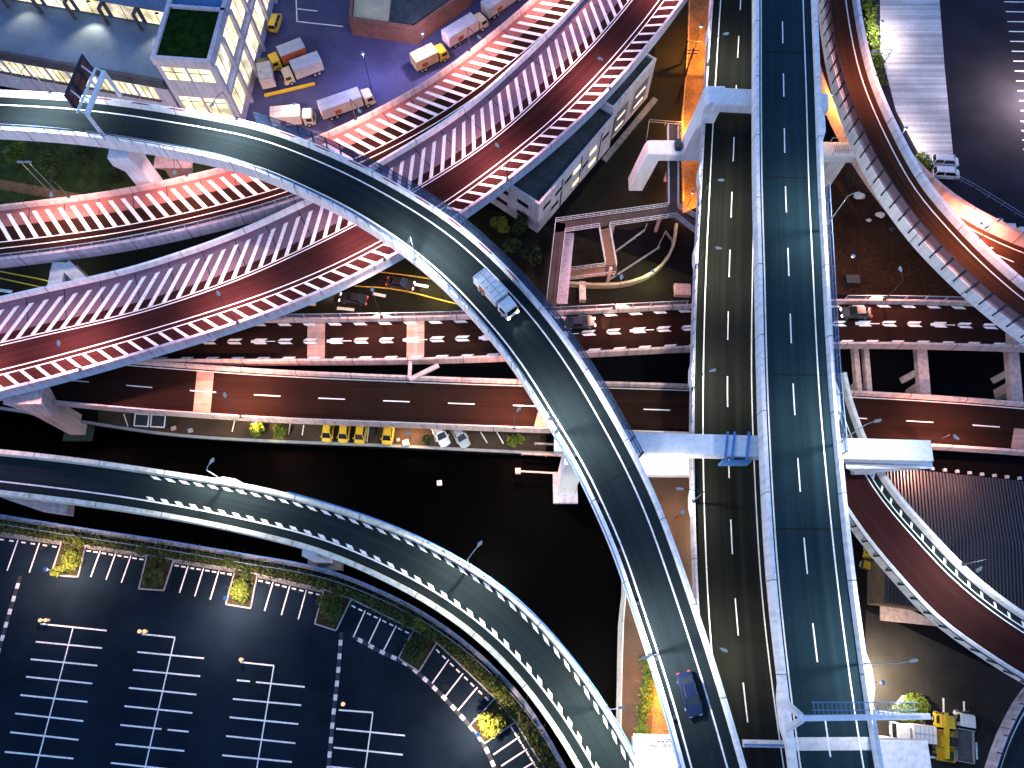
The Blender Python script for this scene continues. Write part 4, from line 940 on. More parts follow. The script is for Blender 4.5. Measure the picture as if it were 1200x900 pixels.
for px, l in (((60, 232), 'added street lamp on the pink shouldered ramp near the left edge'), ((205, 205), 'added street lamp on the pink shouldered ramp left of the flyover'), ((420, 128), 'added street lamp on the pink shouldered ramp beside the lorry yard'), ((560, 42), 'added street lamp on the pink shouldered ramp nearest the top'), ((655, -30), 'added street lamp on the pink shouldered ramp beyond the top edge'), ((300, 160), 'added street lamp on the pink shouldered ramp tucked behind the flyover')):
    via_lamp(D1, 'l', px, 6, (1, .48, .40), 1350, l)  # every lamp of this ramp is added to light its deck
for px, l in (((848, 40), 'street lamp over the lower two lane viaduct nearest the top'), ((842, 211), 'street lamp over the lower two lane viaduct just below the white portal pier'), ((839, 290), 'street lamp over the lower two lane viaduct level with the stair bridge'), ((832, 435), 'street lamp over the lower two lane viaduct between the two east-west roads'), ((789, 572), 'street lamp between the flyover and the lower viaduct below the crossbeam'), ((845, 760), 'street lamp over the lower two lane viaduct beside the flyover near the bottom')):
    via_lamp(B, 'r', px, 7, CREAM, 1100, l)
for px, l in (((1001, 227), 'street lamp leaning out from the topmost viaduct above the bare earth patch'), ((1025, 494), 'street lamp beside the topmost viaduct just above the long crossbeam'), ((1067, 775), 'street lamp with a long pole beside the topmost viaduct above the yellow crane lorry')):
    via_lamp(A, 'l', px, 8.5, WHITE, 1500, l)
for px, l in (((437, 342), 'street lamp on the arrow marked road left of the flyover'), ((728, 327), 'street lamp on the arrow marked road below the stair bridge'), ((1056, 318), 'street lamp on the arrow marked road right of the topmost viaduct')):
    via_lamp(E1, 'l', px, 7, (1, .42, .30), 1250, l)
for px, l in (((264, 466), 'street lamp on the lane dashed road left of the yellow vans'), ((606, 482), 'street lamp on the lane dashed road at the flyover edge'), ((1118, 510), 'added street lamp on the lane dashed road near the right edge')):
    via_lamp(E2, 'r', px, 7, WARM, 2300, l)  # the right edge lamp is added, for the sheen on the ribbed roof
for px, l in (((246, 543), 'street lamp on the canal ramp reaching out over the water'), ((560, 640), 'added street lamp on the canal ramp where it bends downward'), ((725, 830), 'added street lamp on the canal ramp nearest the bottom edge')):
    via_lamp(Fv, 'l', px, 7.5, CREAM, 2600, l)  # all but the first are added to even out the deck light
for px, l in (((480, 279), 'small street lamp on the inner parapet of the flyover beside the glowing ramp joint'), ((650, 490), 'added street lamp on the inner parapet of the flyover above the long crossbeam'), ((760, 770), 'added street lamp on the inner parapet of the flyover near the bottom')):
    via_lamp(C, 'r', px, 7, WHITE, 2700, l)  # only the small lamp is real, the others are added deck light
for px, l in (((250, 120), 'added street lamp on the outer parapet of the flyover beside the logistics building'), ((20, 95), 'added street lamp on the outer parapet of the flyover nearest the left edge')):
    via_lamp(C, 'l', px, 7, WHITE, 2500, l)  # both added to brighten the flyover deck
for px, l in (((1025, 60), 'added street lamp on the brown ramp beside the hedge at upper right'), ((1150, 270), 'added street lamp on the brown ramp near the right edge')):
    via_lamp(G, 'l', px, 7, WARM, 900, l)  # both added for deck light, this ramp has no known lamps
via_lamp(H, 'l', (1150, 665), 7, WHITE, 900, 'added street lamp on the dark red ramp beside the ribbed hall')  # added lamp that lights this ramp
def park_lamp(px, py, h, col, power, label, gm=lamp_glass_w, size=165):  # post lamps, the ones labelled added are there only for their light
    b = P(px, py, h); b = Vector((b.x, b.y, .02)); t = thing('park_lamp', label, 'lamp', tuple(b), 0, 'low post lamps')
    m = MB(); m.tube(b, b+Vector((0, 0, h-.2)), .07, .05); m.build('pole', steel_d, t)
    m = MB(); m.tube(b+Vector((0, 0, h)), b+Vector((0, 0, h+.18)), .3, .2, 12); m.build('lamp_cap', steel_blue, t)
    m = MB(); m.tube(b+Vector((0, 0, h-.22)), b+Vector((0, 0, h-.02)), .22, .26, 12); m.build('lamp_glass', gm, t)
    spot(t, b+Vector((0, 0, h-.3)), col, power, size, .6); return t
park_lamp(53, 667, 6, (1, .56, .38), 6500, 'dark capped lamp lighting the first planted island from the left')
park_lamp(264, 701, 6, (1, .62, .46), 6500, 'dark capped lamp beside the brightly lit bush right of the third bay group')
park_lamp(560, 861, 6, (1, .60, .42), 7000, 'dark capped lamp beside the glowing yellow tree near the canal ramp')
park_lamp(1035, 800, 5, (1, .78, .52), 12000, 'pale round lamp lighting the tarmac above the planter at lower right', lamp_glass_w)
park_lamp(298, 494, 4, (1, .66, .25), 900, 'lamp lighting the yellow trees on the quay strip')
park_lamp(478, 507, 3.2, (1, .55, .25), 1100, 'lamp between the yellow vans and the white cars on the quay strip')
park_lamp(786, 822, 4, ORG, 3600, 'orange lamp on the promenade path near the bottom')
park_lamp(800, 600, 5, (1, .6, .35), 900, 'lamp on the promenade under the crossbeam')
park_lamp(822, 30, 8, ORG, 8500, 'orange lamp on the pavement beside the lower viaduct at the very top')
park_lamp(812, 140, 4, ORG, 4500, 'orange lamp on the pavement beside the white portal pier')
park_lamp(812, 225, 4, ORG, 2500, 'orange lamp on the pavement above the stair bridge')
park_lamp(975, 110, 12, ORG, 5500, 'added orange lamp over the ramp between the topmost viaduct and the brown ramp')  # added for the orange light on the ramp deck
park_lamp(1150, 262, 12, (1, .34, .2), 12000, 'added orange lamp above the ramp passing beneath the brown ramp')  # added high lamp that brings salmon light to the ramp
park_lamp(1034, 25, 5, (1, .86, .84), 3800, 'added lamp flooding the pale paving at the top right')  # no lamp known here, added to light the paving
park_lamp(1062, 150, 5, (1, .86, .84), 3400, 'added lamp flooding the pale paving beside the two white vans')  # likewise added to brighten the pale paving
park_lamp(1240, 90, 7, (1, .84, .76), 14000, 'added lamp out of view beyond the bay lines at the right edge')  # added outside the view to light the car park
park_lamp(515, 332, 5, (1, .85, .40), 1500, 'yellowish lamp on the ground street under the flyover')
park_lamp(60, 318, 5, (.85, .95, .40), 800, 'greenish lamp on the ground street between the hatched ramps')
park_lamp(765, 318, 3.5, (1, .95, .45), 500, 'yellowish lamp beside the curved wall below the stair bridge')
park_lamp(1000, 300, 6, (1, .5, .3), 500, 'added dim lamp over the bare earth patch')  # added to lift the earth patch a little
park_lamp(495, 38, 8, (.85, .60, .9), 2600, 'tall white lamp post in the lorry yard beside the low building')
park_lamp(345, 122, 5, (1, .62, .46), 1500, 'added lamp by the lorry parked nearest the flyover')  # added to light the parked lorry
park_lamp(425, 62, 9, (.45, .40, 1), 2200, 'added bluish lamp in the middle of the lorry yard')  # added to tint the yard blue
# floodlights along the logistics building
def flood(loc, aim, col, power, label, size=120):
    t = thing('wall_lamp', label, 'wall lamp', tuple(loc), 0, 'wall lamps of the logistics building')
    m = MB(); m.box(loc, (.5, .3, .25)); m.build('housing', steel_d, t); m = MB(); m.box((loc[0], loc[1], loc[2]-.15), (.4, .24, .05)); m.build('lamp_glass', lamp_glass_w, t)
    spot(t, Vector(loc)+Vector((0, 0, -.25)), col, power, size, .8, .3, aim)
for i, d in enumerate((3, 12, 20, 28)):
    p = Q(w+.7, d, 9.2); flood(p, Q(w+5, d, 0), (1, .83, .55), 1600, '%s warm wall lamp from the flyover on the east wall' % ('first', 'second', 'third', 'fourth')[i])
for i, d in enumerate((9.5, 22.0, 34.0)):
    p = Q2(d, 10.9, ZR+3.2); flood(p, Q2(d+(1 if i else 2), 4.5, ZR), (1, .78, .45), 3000 if i == 1 else 1800, ('warm wall lamp above the roof terrace at the left edge', 'warm wall lamp above the bright patch of the roof terrace', 'warm wall lamp above the roof terrace beside the planted roof')[i], 85)
# ------------------------------------------------------------------ gantries
def sign_gantry():
    s = P(122, 160, 22.4); n_ = P(141, 112, 22.4); top = 27.2
    t = thing('sign_gantry', 'white sign gantry carrying a dark panel over the flyover at upper left', 'sign gantry', tuple(s))
    s2 = Vector((s.x, s.y, top)); n2_ = Vector((n_.x, n_.y, top))
    m = MB(); m.tube(s, s2, .28, .24, 10); m.build('post', steel_w, t); m = MB(); m.tube(n_, n2_, .28, .24, 10); m.build('post', steel_w, t)
    m = MB(); m.bar(s2-Vector((0, 0, .1)), n2_-Vector((0, 0, .1)), .5); m.bar(s2+(s2-n2_)*.06+Vector((-1.0, .3, .3)), n2_+Vector((-1.0, .3, .3)), .22)
    for k in (0, .33, .66, 1): q = s2.lerp(n2_, k); m.bar(q, q+Vector((-1.0, .3, .4)), .16)
    m.build('crossbeam', steel_w, t)
    a = P(88, 128, 25.3); b = P(108, 80, 25.3); d = (b-a).normalized(); nn = Vector((d.y, -d.x, 0)); L = (b-a).length
    m = MB(); c = a.lerp(b, .5)+Vector((0, 0, 1.35)); m.box(c, (L, .28, 2.7), math.atan2(d.y, d.x)); pn = m.build('sign_panel', steel_d, t)
    for i in range(3):
        for j in range(2):
            m = MB(); q = a+d*(L*(i+.5)/3)+nn*.15+Vector((0, 0, .72+j*1.28)); m.box(q, (L/3-.35, .04, 1.05), math.atan2(d.y, d.x)); cell = m.build('sign_cell', surf('sign_face_%d%d' % (i, j), (.05, .045, .06), .6, .1), pn)
            m = MB()
            for r_ in range(4): m.box(q+nn*.03+Vector((0, 0, -.38+r_*.26)), (L/3-.8, .02, .09), math.atan2(d.y, d.x))
            m.build('sign_row', sign_cell, cell)
    m = MB()
    for k in (.2, .8): q = a.lerp(b, k)+Vector((0, 0, 2.2)); g = s2.lerp(n2_, k); m.bar(q, g, .18)
    m.build('bracket', steel_w, t)
sign_gantry()
def road_gantry():
    l = P(921, 838, 22.9); r_ = P(1026, 836, 22.9); zt = 27.6
    l2 = Vector((l.x, l.y, zt)); r2 = Vector((r_.x+.6, r_.y, zt)); e = Vector((r_.x+3.4, r_.y, zt))
    t = thing('road_gantry', 'white gantry beam with a ladder walkway crossing the topmost viaduct near the bottom', 'gantry', tuple(l))
    m = MB(); m.loft([[(l.x-.3, l.y-1.6, l.z), (l.x+.3, l.y-1.6, l.z), (l.x+.3, l.y-.9, l.z), (l.x-.3, l.y-.9, l.z)], [(l2.x-.3, l2.y-.4, zt), (l2.x+.3, l2.y-.4, zt), (l2.x+.3, l2.y+.0, zt), (l2.x-.3, l2.y+.0, zt)]]); m.build('post', steel_w, t)
    m = MB(); m.loft([[(l.x-.3, l.y+.9, l.z), (l.x+.3, l.y+.9, l.z), (l.x+.3, l.y+1.6, l.z), (l.x-.3, l.y+1.6, l.z)], [(l2.x-.3, l2.y-.0, zt), (l2.x+.3, l2.y-.0, zt), (l2.x+.3, l2.y+.4, zt), (l2.x-.3, l2.y+.4, zt)]]); m.build('post', steel_w, t)
    m = MB(); m.loft([[(r_.x-.3, r_.y-.3, r_.z), (r_.x+.3, r_.y-.3, r_.z), (r_.x+.3, r_.y+.3, r_.z), (r_.x-.3, r_.y+.3, r_.z)], [(r2.x-.3, r2.y-.25, zt), (r2.x+.3, r2.y-.25, zt), (r2.x+.3, r2.y+.25, zt), (r2.x-.3, r2.y+.25, zt)]]); m.build('post', steel_w, t)
    m = MB(); m.bar(l2, e, .55, .6); m.build('crossbeam', steel_w, t)
    m = MB(); yy = l2.y+1.5
    for k in (0, .75): m.bar((l2.x+1.2, yy-k, zt+.1), (e.x-1.2, yy-k, zt+.1), .1)
    n = 22
    for i in range(n+1): x = l2.x+1.4+(e.x-l2.x-2.8)*i/n; m.bar((x, yy, zt+.1), (x, l2.y+.2, zt+.1), .07)
    m.bar((l2.x+1.2, yy, zt+.9), (e.x-1.2, yy, zt+.9), .07)
    for i in range(0, n+1, 3): x = l2.x+1.4+(e.x-l2.x-2.8)*i/n; m.bar((x, yy, zt+.1), (x, yy, zt+.9), .06)
    m.build('walkway', steel_b, t)
road_gantry()
# ------------------------------------------------------------------ railings at the water
def raised(px, z): return [P(a, b, z) for a, b in px]
qp = trace([(-70, 594), (0, 604), (100, 620), (200, 635), (300, 652), (350, 660), (400, 673), (455, 696), (500, 720), (550, 756), (600, 804), (630, 844), (660, 896), (690, 960)], .12, 100, 6)
rail_along('quay_railing', [qp.at(qp.L*i/80) for i in range(81)], 'long blue railing along the canal edge of the car park', 1.2, 2.4, steel_blue, .07, rails=(1.0, .7, .38))
rail_along('quay_railing', [p+Vector((.3, -1.3, 0)) for p in [qp.at(qp.L*i/60) for i in range(61)]], 'lower blue grey rail running just behind the canal railing of the car park', .8, 3.2, steel_b, .05, rails=(1.0,))
rail_along('quay_railing', raised([(733, 690), (729.5, 728), (727.5, 790), (726, 868)], .1), 'pink lit railing along the promenade edge above the water', 1.1, 1.9, surf('pinkish_white_rail', (.55, .46, .47), .6, .1), .08, rails=(1.0, .55))
rail_along('quay_railing', raised([(746, 867), (806, 868)], .1), 'dark railing across the end of the orange lit path', 1.1, 1.6, steel_d, .05)
rail_along('railing', raised([(612, 533), (668, 536)], .1), 'pinkish railing at the end of the quay strip left of the flyover', 1.0, 2.5, conc_p, .1)
rail_along('railing', raised([(627, 521), (664, 523)], .1), 'short pale railing on the quay strip left of the flyover', 1.0, 2.5, conc_p, .08)
rail_along('guard_rail', raised([(1080, 190), (1140, 222), (1205, 262)], .1), 'purple railing between the upper right car park and the orange ramp', 1.2, 2.2, steel_b, .05)
q0 = P(607, 552, 1.2); q1 = P(660, 555, 1.2)
t = thing('mooring_boom', 'thin pinkish boom with a boxed tip reaching over the water left of the flyover', 'boom', tuple(q1)); m = MB(); m.bar(q0, q1, .22, .22); m.build('boom', conc_p, t); m = MB(); m.box(q0, (.8, .8, .6)); m.build('tip_box', conc_p, t); m = MB(); m.box((q1.x-.4, q1.y, -.6), (.5, .5, 3.2)); m.build('post', conc_p, t)
t = thing('float', 'small square white float on the black water', 'float', tuple(P(515, 566, -2.2))); m = MB(); c = P(515, 566, -2.1); m.box(c, (.75, .75, .3), .1); m.build('float_body', conc_w, t, bevel=.04); m = MB(); m.box(c+Vector((0, 0, .2)), (.4, .4, .12), .1); m.build('hatch', conc_l, t)
# ------------------------------------------------------------------ pedestrian bridge with stairs
ZW = 5.6
def walk():
    t = thing('footbridge', 'pedestrian bridge with white railings and a turning stair beside the warehouse', 'footbridge', tuple(P(700, 262)))
    deckm = surf('footbridge_deck', (.09, .065, .06), .85, .25, .4, 5)
    def strip(name, px, w, z=ZW, mat=deckm):
        m = MB(); pts = raised(px, z)
        for a, b in zip(pts, pts[1:]): d = (b-a).normalized()*(w*.45); m.bar(a-d-Vector((0, 0, .2)), b+d-Vector((0, 0, .2)), w, .4)
        m.build(name, mat, t)
    strip('deck', [(645, 356), (656, 266)], 1.7); strip('deck', [(656, 266), (788, 248)], 1.7); strip('deck', [(788, 248), (787, 150)], 1.7, ZW-.01); strip('deck', [(788, 248), (826, 272)], 1.7, ZW-.02)
    def rl(px, z0=ZW, z1=None, n=None):
        m = MB(); m2 = MB(); pts = raised(px, z0)
        if z1 is not None: pts = [P(px[0][0], px[0][1], z0), P(px[1][0], px[1][1], z1)]
        for a, b in zip(pts, pts[1:]):
            k = max(1, int((b-a).length/1.2))
            for i in range(k+1): p = a.lerp(b, i/k); m.bar(p, p+Vector((0, 0, 1.15)), .06)
            for h in (1.15, .6, .1): m.bar(a+Vector((0, 0, h)), b+Vector((0, 0, h)), .055, .055)
        m.build('railing', steel_w, t)
    rl([(640, 357), (651, 260), (783, 242), (782, 150)]); rl([(652, 357), (662, 272), (702, 266)]); rl([(714, 265), (791, 254), (822, 279)]); rl([(794, 150), (794, 243), (832, 266)])
    # stairs
    zl = 3.0; a = P(708, 268, ZW); b = P(716, 311, zl); c = P(667, 322, .15)
    def flight(a, b, w, n):
        m = MB()
        for i in range(n):
            p = a.lerp(b, (i+.5)/n); d = (b-a); d.z = 0; m.box((p.x, p.y, p.z-.1), (d.length/n*1.02, w, .2), math.atan2(d.y, d.x))
        m.build('stair_flight', surf('stair_tread_%d' % n, (.24, .15, .10), .85, .2), t)
    flight(a, b, 1.5, 16); m = MB(); m.box((b.x, b.y-.7, zl-.15), (1.9, 1.9, .3)); m.build('landing', deckm, t); b2 = P(709, 318, zl); flight(b2, c, 1.5, 18)
    rl([(702, 268), (709, 309)], ZW, zl); rl([(714, 266), (722, 312)], ZW, zl); rl([(709, 312), (668, 317)], zl, .2); rl([(720, 322), (667, 328)], zl, .2)
    m = MB()
    for px in ((648, 345), (654, 275), (720, 258), (775, 251), (786, 190), (716, 314)):
        p = P(*px, ZW-.4); m.box((p.x, p.y, (ZW-.4)/2), (.45, .45, ZW-.42))
    m.build('column', conc_p, t)
walk()
t = thing('shelter', 'long pale flat shelter roof beside the footbridge', 'shelter', tuple(P(663, 312))); m = MB(); q = [P(661, 273, 4.2), P(673, 273, 4.2), P(665, 356, 4.2), P(652, 356, 4.2)]; m.prism([tuple(v.xy) for v in q], 4.0, 4.25); m.build('roof', conc_l, t)
m = MB()
for px in ((666, 278), (662, 315), (659, 350)): p = P(*px, 4); m.box((p.x, p.y, 2), (.3, .3, 4))
m.build('post', steel_g, t)
wl = trace([(793, 262), (790, 285), (780, 305), (762, 321), (735, 331), (712, 333), (690, 333), (665, 331)], 1.2, 80, 4); m = MB(); sweep(m, wl, [(-.2, -1.2), (-.2, .1), (.2, .1), (.2, -1.2)]); tag(m.build('retaining_wall', surf('yellowish_concrete', (.42, .40, .28), .85, .2, .3, 4)), 'curved yellowish low wall sweeping below the stair of the footbridge', 'wall')
for pts, lb in (([(712, 331), (740, 313), (772, 292)], 'thin pale handrail inside the curved wall'), ([(770, 292), (779, 274), (787, 285)], 'angled pale handrail at the top of the curved wall'), ([(721, 297), (755, 272), (757, 266)], 'pale handrail running up toward the footbridge')):
    rail_along('handrail', raised(pts, .1), lb, 1.0, 2.0, steel_g, .05)
m = MB(); a = P(682, 340, .1); m.box((a.x, a.y-.6, .6), (1.0, 3.2, 1.2)); tag(m.build('concrete_block', conc_c), 'pale upright concrete block north of the arrow marked road', 'block')
m = MB(); q = [P(789, 335), P(808, 336), P(808, 349), P(790, 348)]; m.prism([tuple(v.xy) for v in q], 0, 1.0); tag(m.build('utility_slab', conc_p), 'small pale concrete slab beside the lower viaduct above the arrow marked road', 'slab')
for pa, pb, lb in (((30, 208, 0), (24, 190, 8), 'leaning looking orange lit lamp mast on the grass strip'), ((55, 215, 0), (33, 190, 8), 'lattice mast on the grass strip beside the lamp mast')):
    a = P(*pa); h = P(pb[0], pb[1], pb[2]); a = Vector((h.x, h.y, 0)); t = thing('mast', lb, 'mast', tuple(a)); m = MB(); m.tube(a, h, .12, .07); m.build('pole', steel_g, t); m = MB(); m.box(h, (1.0, .3, .25)); m.build('cross_arm', steel_g, t)
spot(t, Vector((a.x, a.y, 8)), (1, .8, .4), 700, 150)
for pts, lb in (([(806, 62), (800, 115)], 'dark pole line beside the orange pavement'),):
    t = thing('utility_pole', 'dark utility pole with cross arms beside the orange pavement at top', 'pole', tuple(P(803, 75))); a = P(800, 100, 0); m = MB(); m.tube(a, a+Vector((0, 0, 9)), .16, .1); m.build('pole', steel_d, t); m = MB(); m.bar(a+Vector((-1, 0, 8.5)), a+Vector((1, 0, 8.5)), .14); m.bar(a+Vector((-.8, 0, 7.8)), a+Vector((.8, 0, 7.8)), .14); m.build('cross_arm', steel_d, t)
a, b = P(768, 50, 5), P(806, 52, 5)
t = thing('overhead_bar', 'thin dark overhead bar crossing the side street at top', 'bar', tuple(P(806, 52))); m = MB(); m.bar(P(806, 48, 5.5), P(835, 50, 5.5), .12); m.build('bar', steel_d, t); m = MB(); q = P(806, 48, 5.5); m.box((q.x, q.y, 2.7), (.2, .2, 5.4)); m.build('post', steel_d, t)
rail_along('fence', raised([(808, -20), (805, 60), (799, 140), (800, 240)], .05), 'thin fence along the orange lit pavement at top', 1.2, 2.4, surf('tan_steel', (.42, .30, .18), .6, .1), .05)
rail_along('fence', raised([(757, 165), (760, 145), (798, 148)], .05), 'low fence in the dark side street beside the white portal pier', 1.1, 2.0, steel_g, .05)
# white bundles on the bare earth
for i, (px, py, s, lb) in enumerate(((1008, 229, 1.0, 'large crumpled white tarpaulin bundle on bare earth near the topmost viaduct'), (1032, 251, .85, 'crumpled white tarpaulin bundle on bare earth beside the brown ramp'), (1019, 257, .5, 'small grey bundle on bare earth beside the larger white one'), (1046, 268, .6, 'small dark bundle on bare earth under the brown ramp'))):
    m = MB(); c = P(px, py, .3); rr = random.Random(i+3); rings = []
    for k in range(5):
        f = k/4; rings.append([(c.x+math.cos(a_)*s*(1-f*f*.8)*rr.uniform(.7, 1.1), c.y+math.sin(a_)*s*.7*(1-f*f*.8)*rr.uniform(.7, 1.1), f*s*.7) for a_ in [2*math.pi*j/9 for j in range(9)]])
    m.loft(rings); tag(m.build('bundle', (surf('white_tarp', (.55, .54, .56), .7, .2, 1, 5) if i < 2 else tarp if i == 2 else steel_d)), lb, 'bundle')
m = MB(); c = P(997, 330, .8); m.box(c, (1.9, 1.2, 1.6)); m.box((c.x, c.y, 1.7), (2.1, 1.4, .15)); tag(m.build('equipment_box', steel_d), 'dark equipment cabinet on the bare earth above the arrow marked road', 'cabinet')
for i, (px, py, lb) in enumerate(((1168, 262, 'leftmost of three white cabinets by the right edge railing'), (1183, 268, 'middle of three white cabinets by the right edge railing'), (1196, 272, 'rightmost of three white cabinets by the right edge railing'))):
    t = thing('cabinet', lb, 'cabinet', tuple(P(px, py)), 0, 'white cabinets by the right edge railing'); m = MB(); c = P(px, py, .8); m.box(c, (1.3, 1.1, 1.6)); m.build('body', pt_white, t, bevel=.06); m = MB(); m.box((c.x, c.y-.57, .8), (1.0, .03, 1.3)); m.build('door', pt_silver, t)
bol_cap = glow('dim_amber_bollard_cap', (1, .60, .32), .9, .1)
GB = 'small bollards at the heads of the bay rows'
for i, (px, py, lb) in enumerate(((48.5, 727, 'pale bollard left of the pair at the head of the first bay row'), (55, 727, 'pale bollard right of the pair at the head of the first bay row'), (164.5, 740, 'pale bollard left of the pair at the head of the second bay row'), (170.5, 740, 'pale bollard right of the pair at the head of the second bay row'), (283, 773, 'pale bollard at the head of the third bay row'), (402.5, 825, 'pale bollard at the head of the fourth bay row'))):
    c = P(px, py, .4); t = thing('bollard', lb, 'bollard', (c.x, c.y, 0), 0, GB); m = MB(); m.tube((c.x, c.y, 0), (c.x, c.y, .75), .2, .18, 10); m.build('post', surf('cream_bollard_paint_%d' % i, (.75, .60, .42), .6, .1), t); m = MB(); m.tube((c.x, c.y, .75), (c.x, c.y, .9), .28, .2, 10); m.build('cap', bol_cap, t)

# ------------------------------------------------------------------ vehicles
def wheels(t, L, Wd, r=.36, axles=None, tr=None):
    for x in axles:
        for y in (-1, 1):
            m = MB(); m.tube((x, y*(Wd/2-.24), r), (x, y*(Wd/2-.02), r), r, r, 14); wv = m.build('wheel', rubber, t)
            m = MB(); m.tube((x, y*(Wd/2-.03), r), (x, y*(Wd/2+.005), r), r*.58, r*.5, 10); m.build('rim', steel_g, wv)
def car(label, cat, loc, rot, paintm, L=4.4, Wd=1.75, Hh=1.5, kind='car', lit=False, group=None, name='parked_car'):
    t = thing(name, label, cat, loc, rot, group, local=True); h = L/2; b = Wd/2; m = MB()
    zb = .28; belt = Hh*.60
    st = [(-h, .82, zb+.15, belt*.86), (-h+.15, .94, zb, belt*.97), (-h*.4, 1, zb, belt), (h*.35, 1, zb, belt*.98), (h*.62, .98, zb, belt*(.9 if kind == 'car' else .95)), (h-.18, .90, zb, belt*(.78 if kind == 'car' else .85)), (h, .76, zb+.15, belt*.62)]
    m.loft([[(x, -b*k, z0), (x, b*k, z0), (x, b*k, z0+(z1-z0)*.7), (x, b*k*.9, z1), (x, -b*k*.9, z1), (x, -b*k, z0+(z1-z0)*.7)] for x, k, z0, z1 in st]); m.build('body', paintm, t, bevel=.05)
    if kind == 'car': xs = (-h*.82, -h*.52, h*.12, h*.50)
    else: xs = (-h*.97, -h*.90, h*.42, h*.72)
    g0, g1 = belt*.93, Hh-.06
    def ring(x, k, z): return [(x, -b*k, z), (x, b*k, z)]
    base = [(xs[0], -b*.86, g0), (xs[3], -b*.86, g0*.97), (xs[3], b*.86, g0*.97), (xs[0], b*.86, g0)]
    topv = [(xs[1], -b*.70, g1), (xs[2], -b*.70, g1), (xs[2], b*.70, g1), (xs[1], b*.70, g1)]
    m = MB(); m.loft([base, topv]); m.build('window', glass, t)
    m = MB(); r0 = [(xs[1]-.03, -b*.72, g1-.03), (xs[2]+.03, -b*.72, g1-.03), (xs[2]+.03, b*.72, g1-.03), (xs[1]-.03, b*.72, g1-.03)]; r1 = [(xs[1]+.1, -b*.62, Hh), (xs[2]-.1, -b*.62, Hh), (xs[2]-.1, b*.62, Hh), (xs[1]+.1, b*.62, Hh)]
    m.loft([r0, r1]); m.build('roof', paintm, t)
    m = MB()
    for y in (-1, 1):
        for xa, xb in ((xs[0], xs[1]), (xs[3], xs[2])): m.bar((xa, y*b*.87, g0), (xb, y*b*.71, g1), .09)
        if kind != 'car': m.bar((xs[1]*.3, y*b*.87, g0), (xs[1]*.3, y*b*.71, g1), .12)
    m.build('pillar', paintm, t)
    wheels(t, L, Wd, .32, (-h*.62, h*.62))
    for y in (-1, 1):
        m = MB(); m.box((h-.06, y*b*.62, belt*.6), (.14, .34, .16)); m.build('headlight', head_glow if lit is True else lamp_glass, t)
        m = MB(); m.box((-h+.04, y*b*.68, belt*.72), (.14, .26, .2)); m.build('tail_light', tail_glow if lit else red_panel, t)
        m = MB(); m.box((xs[3]-.15, y*(b+.06), belt*.98), (.16, .2, .14)); m.build('mirror', paintm, t)
    if lit is True:
        for y in (-.5, .5): spot(t, (h+.1, y, .65), (1, .85, .6), 260, 70, .6, .1, aim=(h+9, y, -.4))
    return t
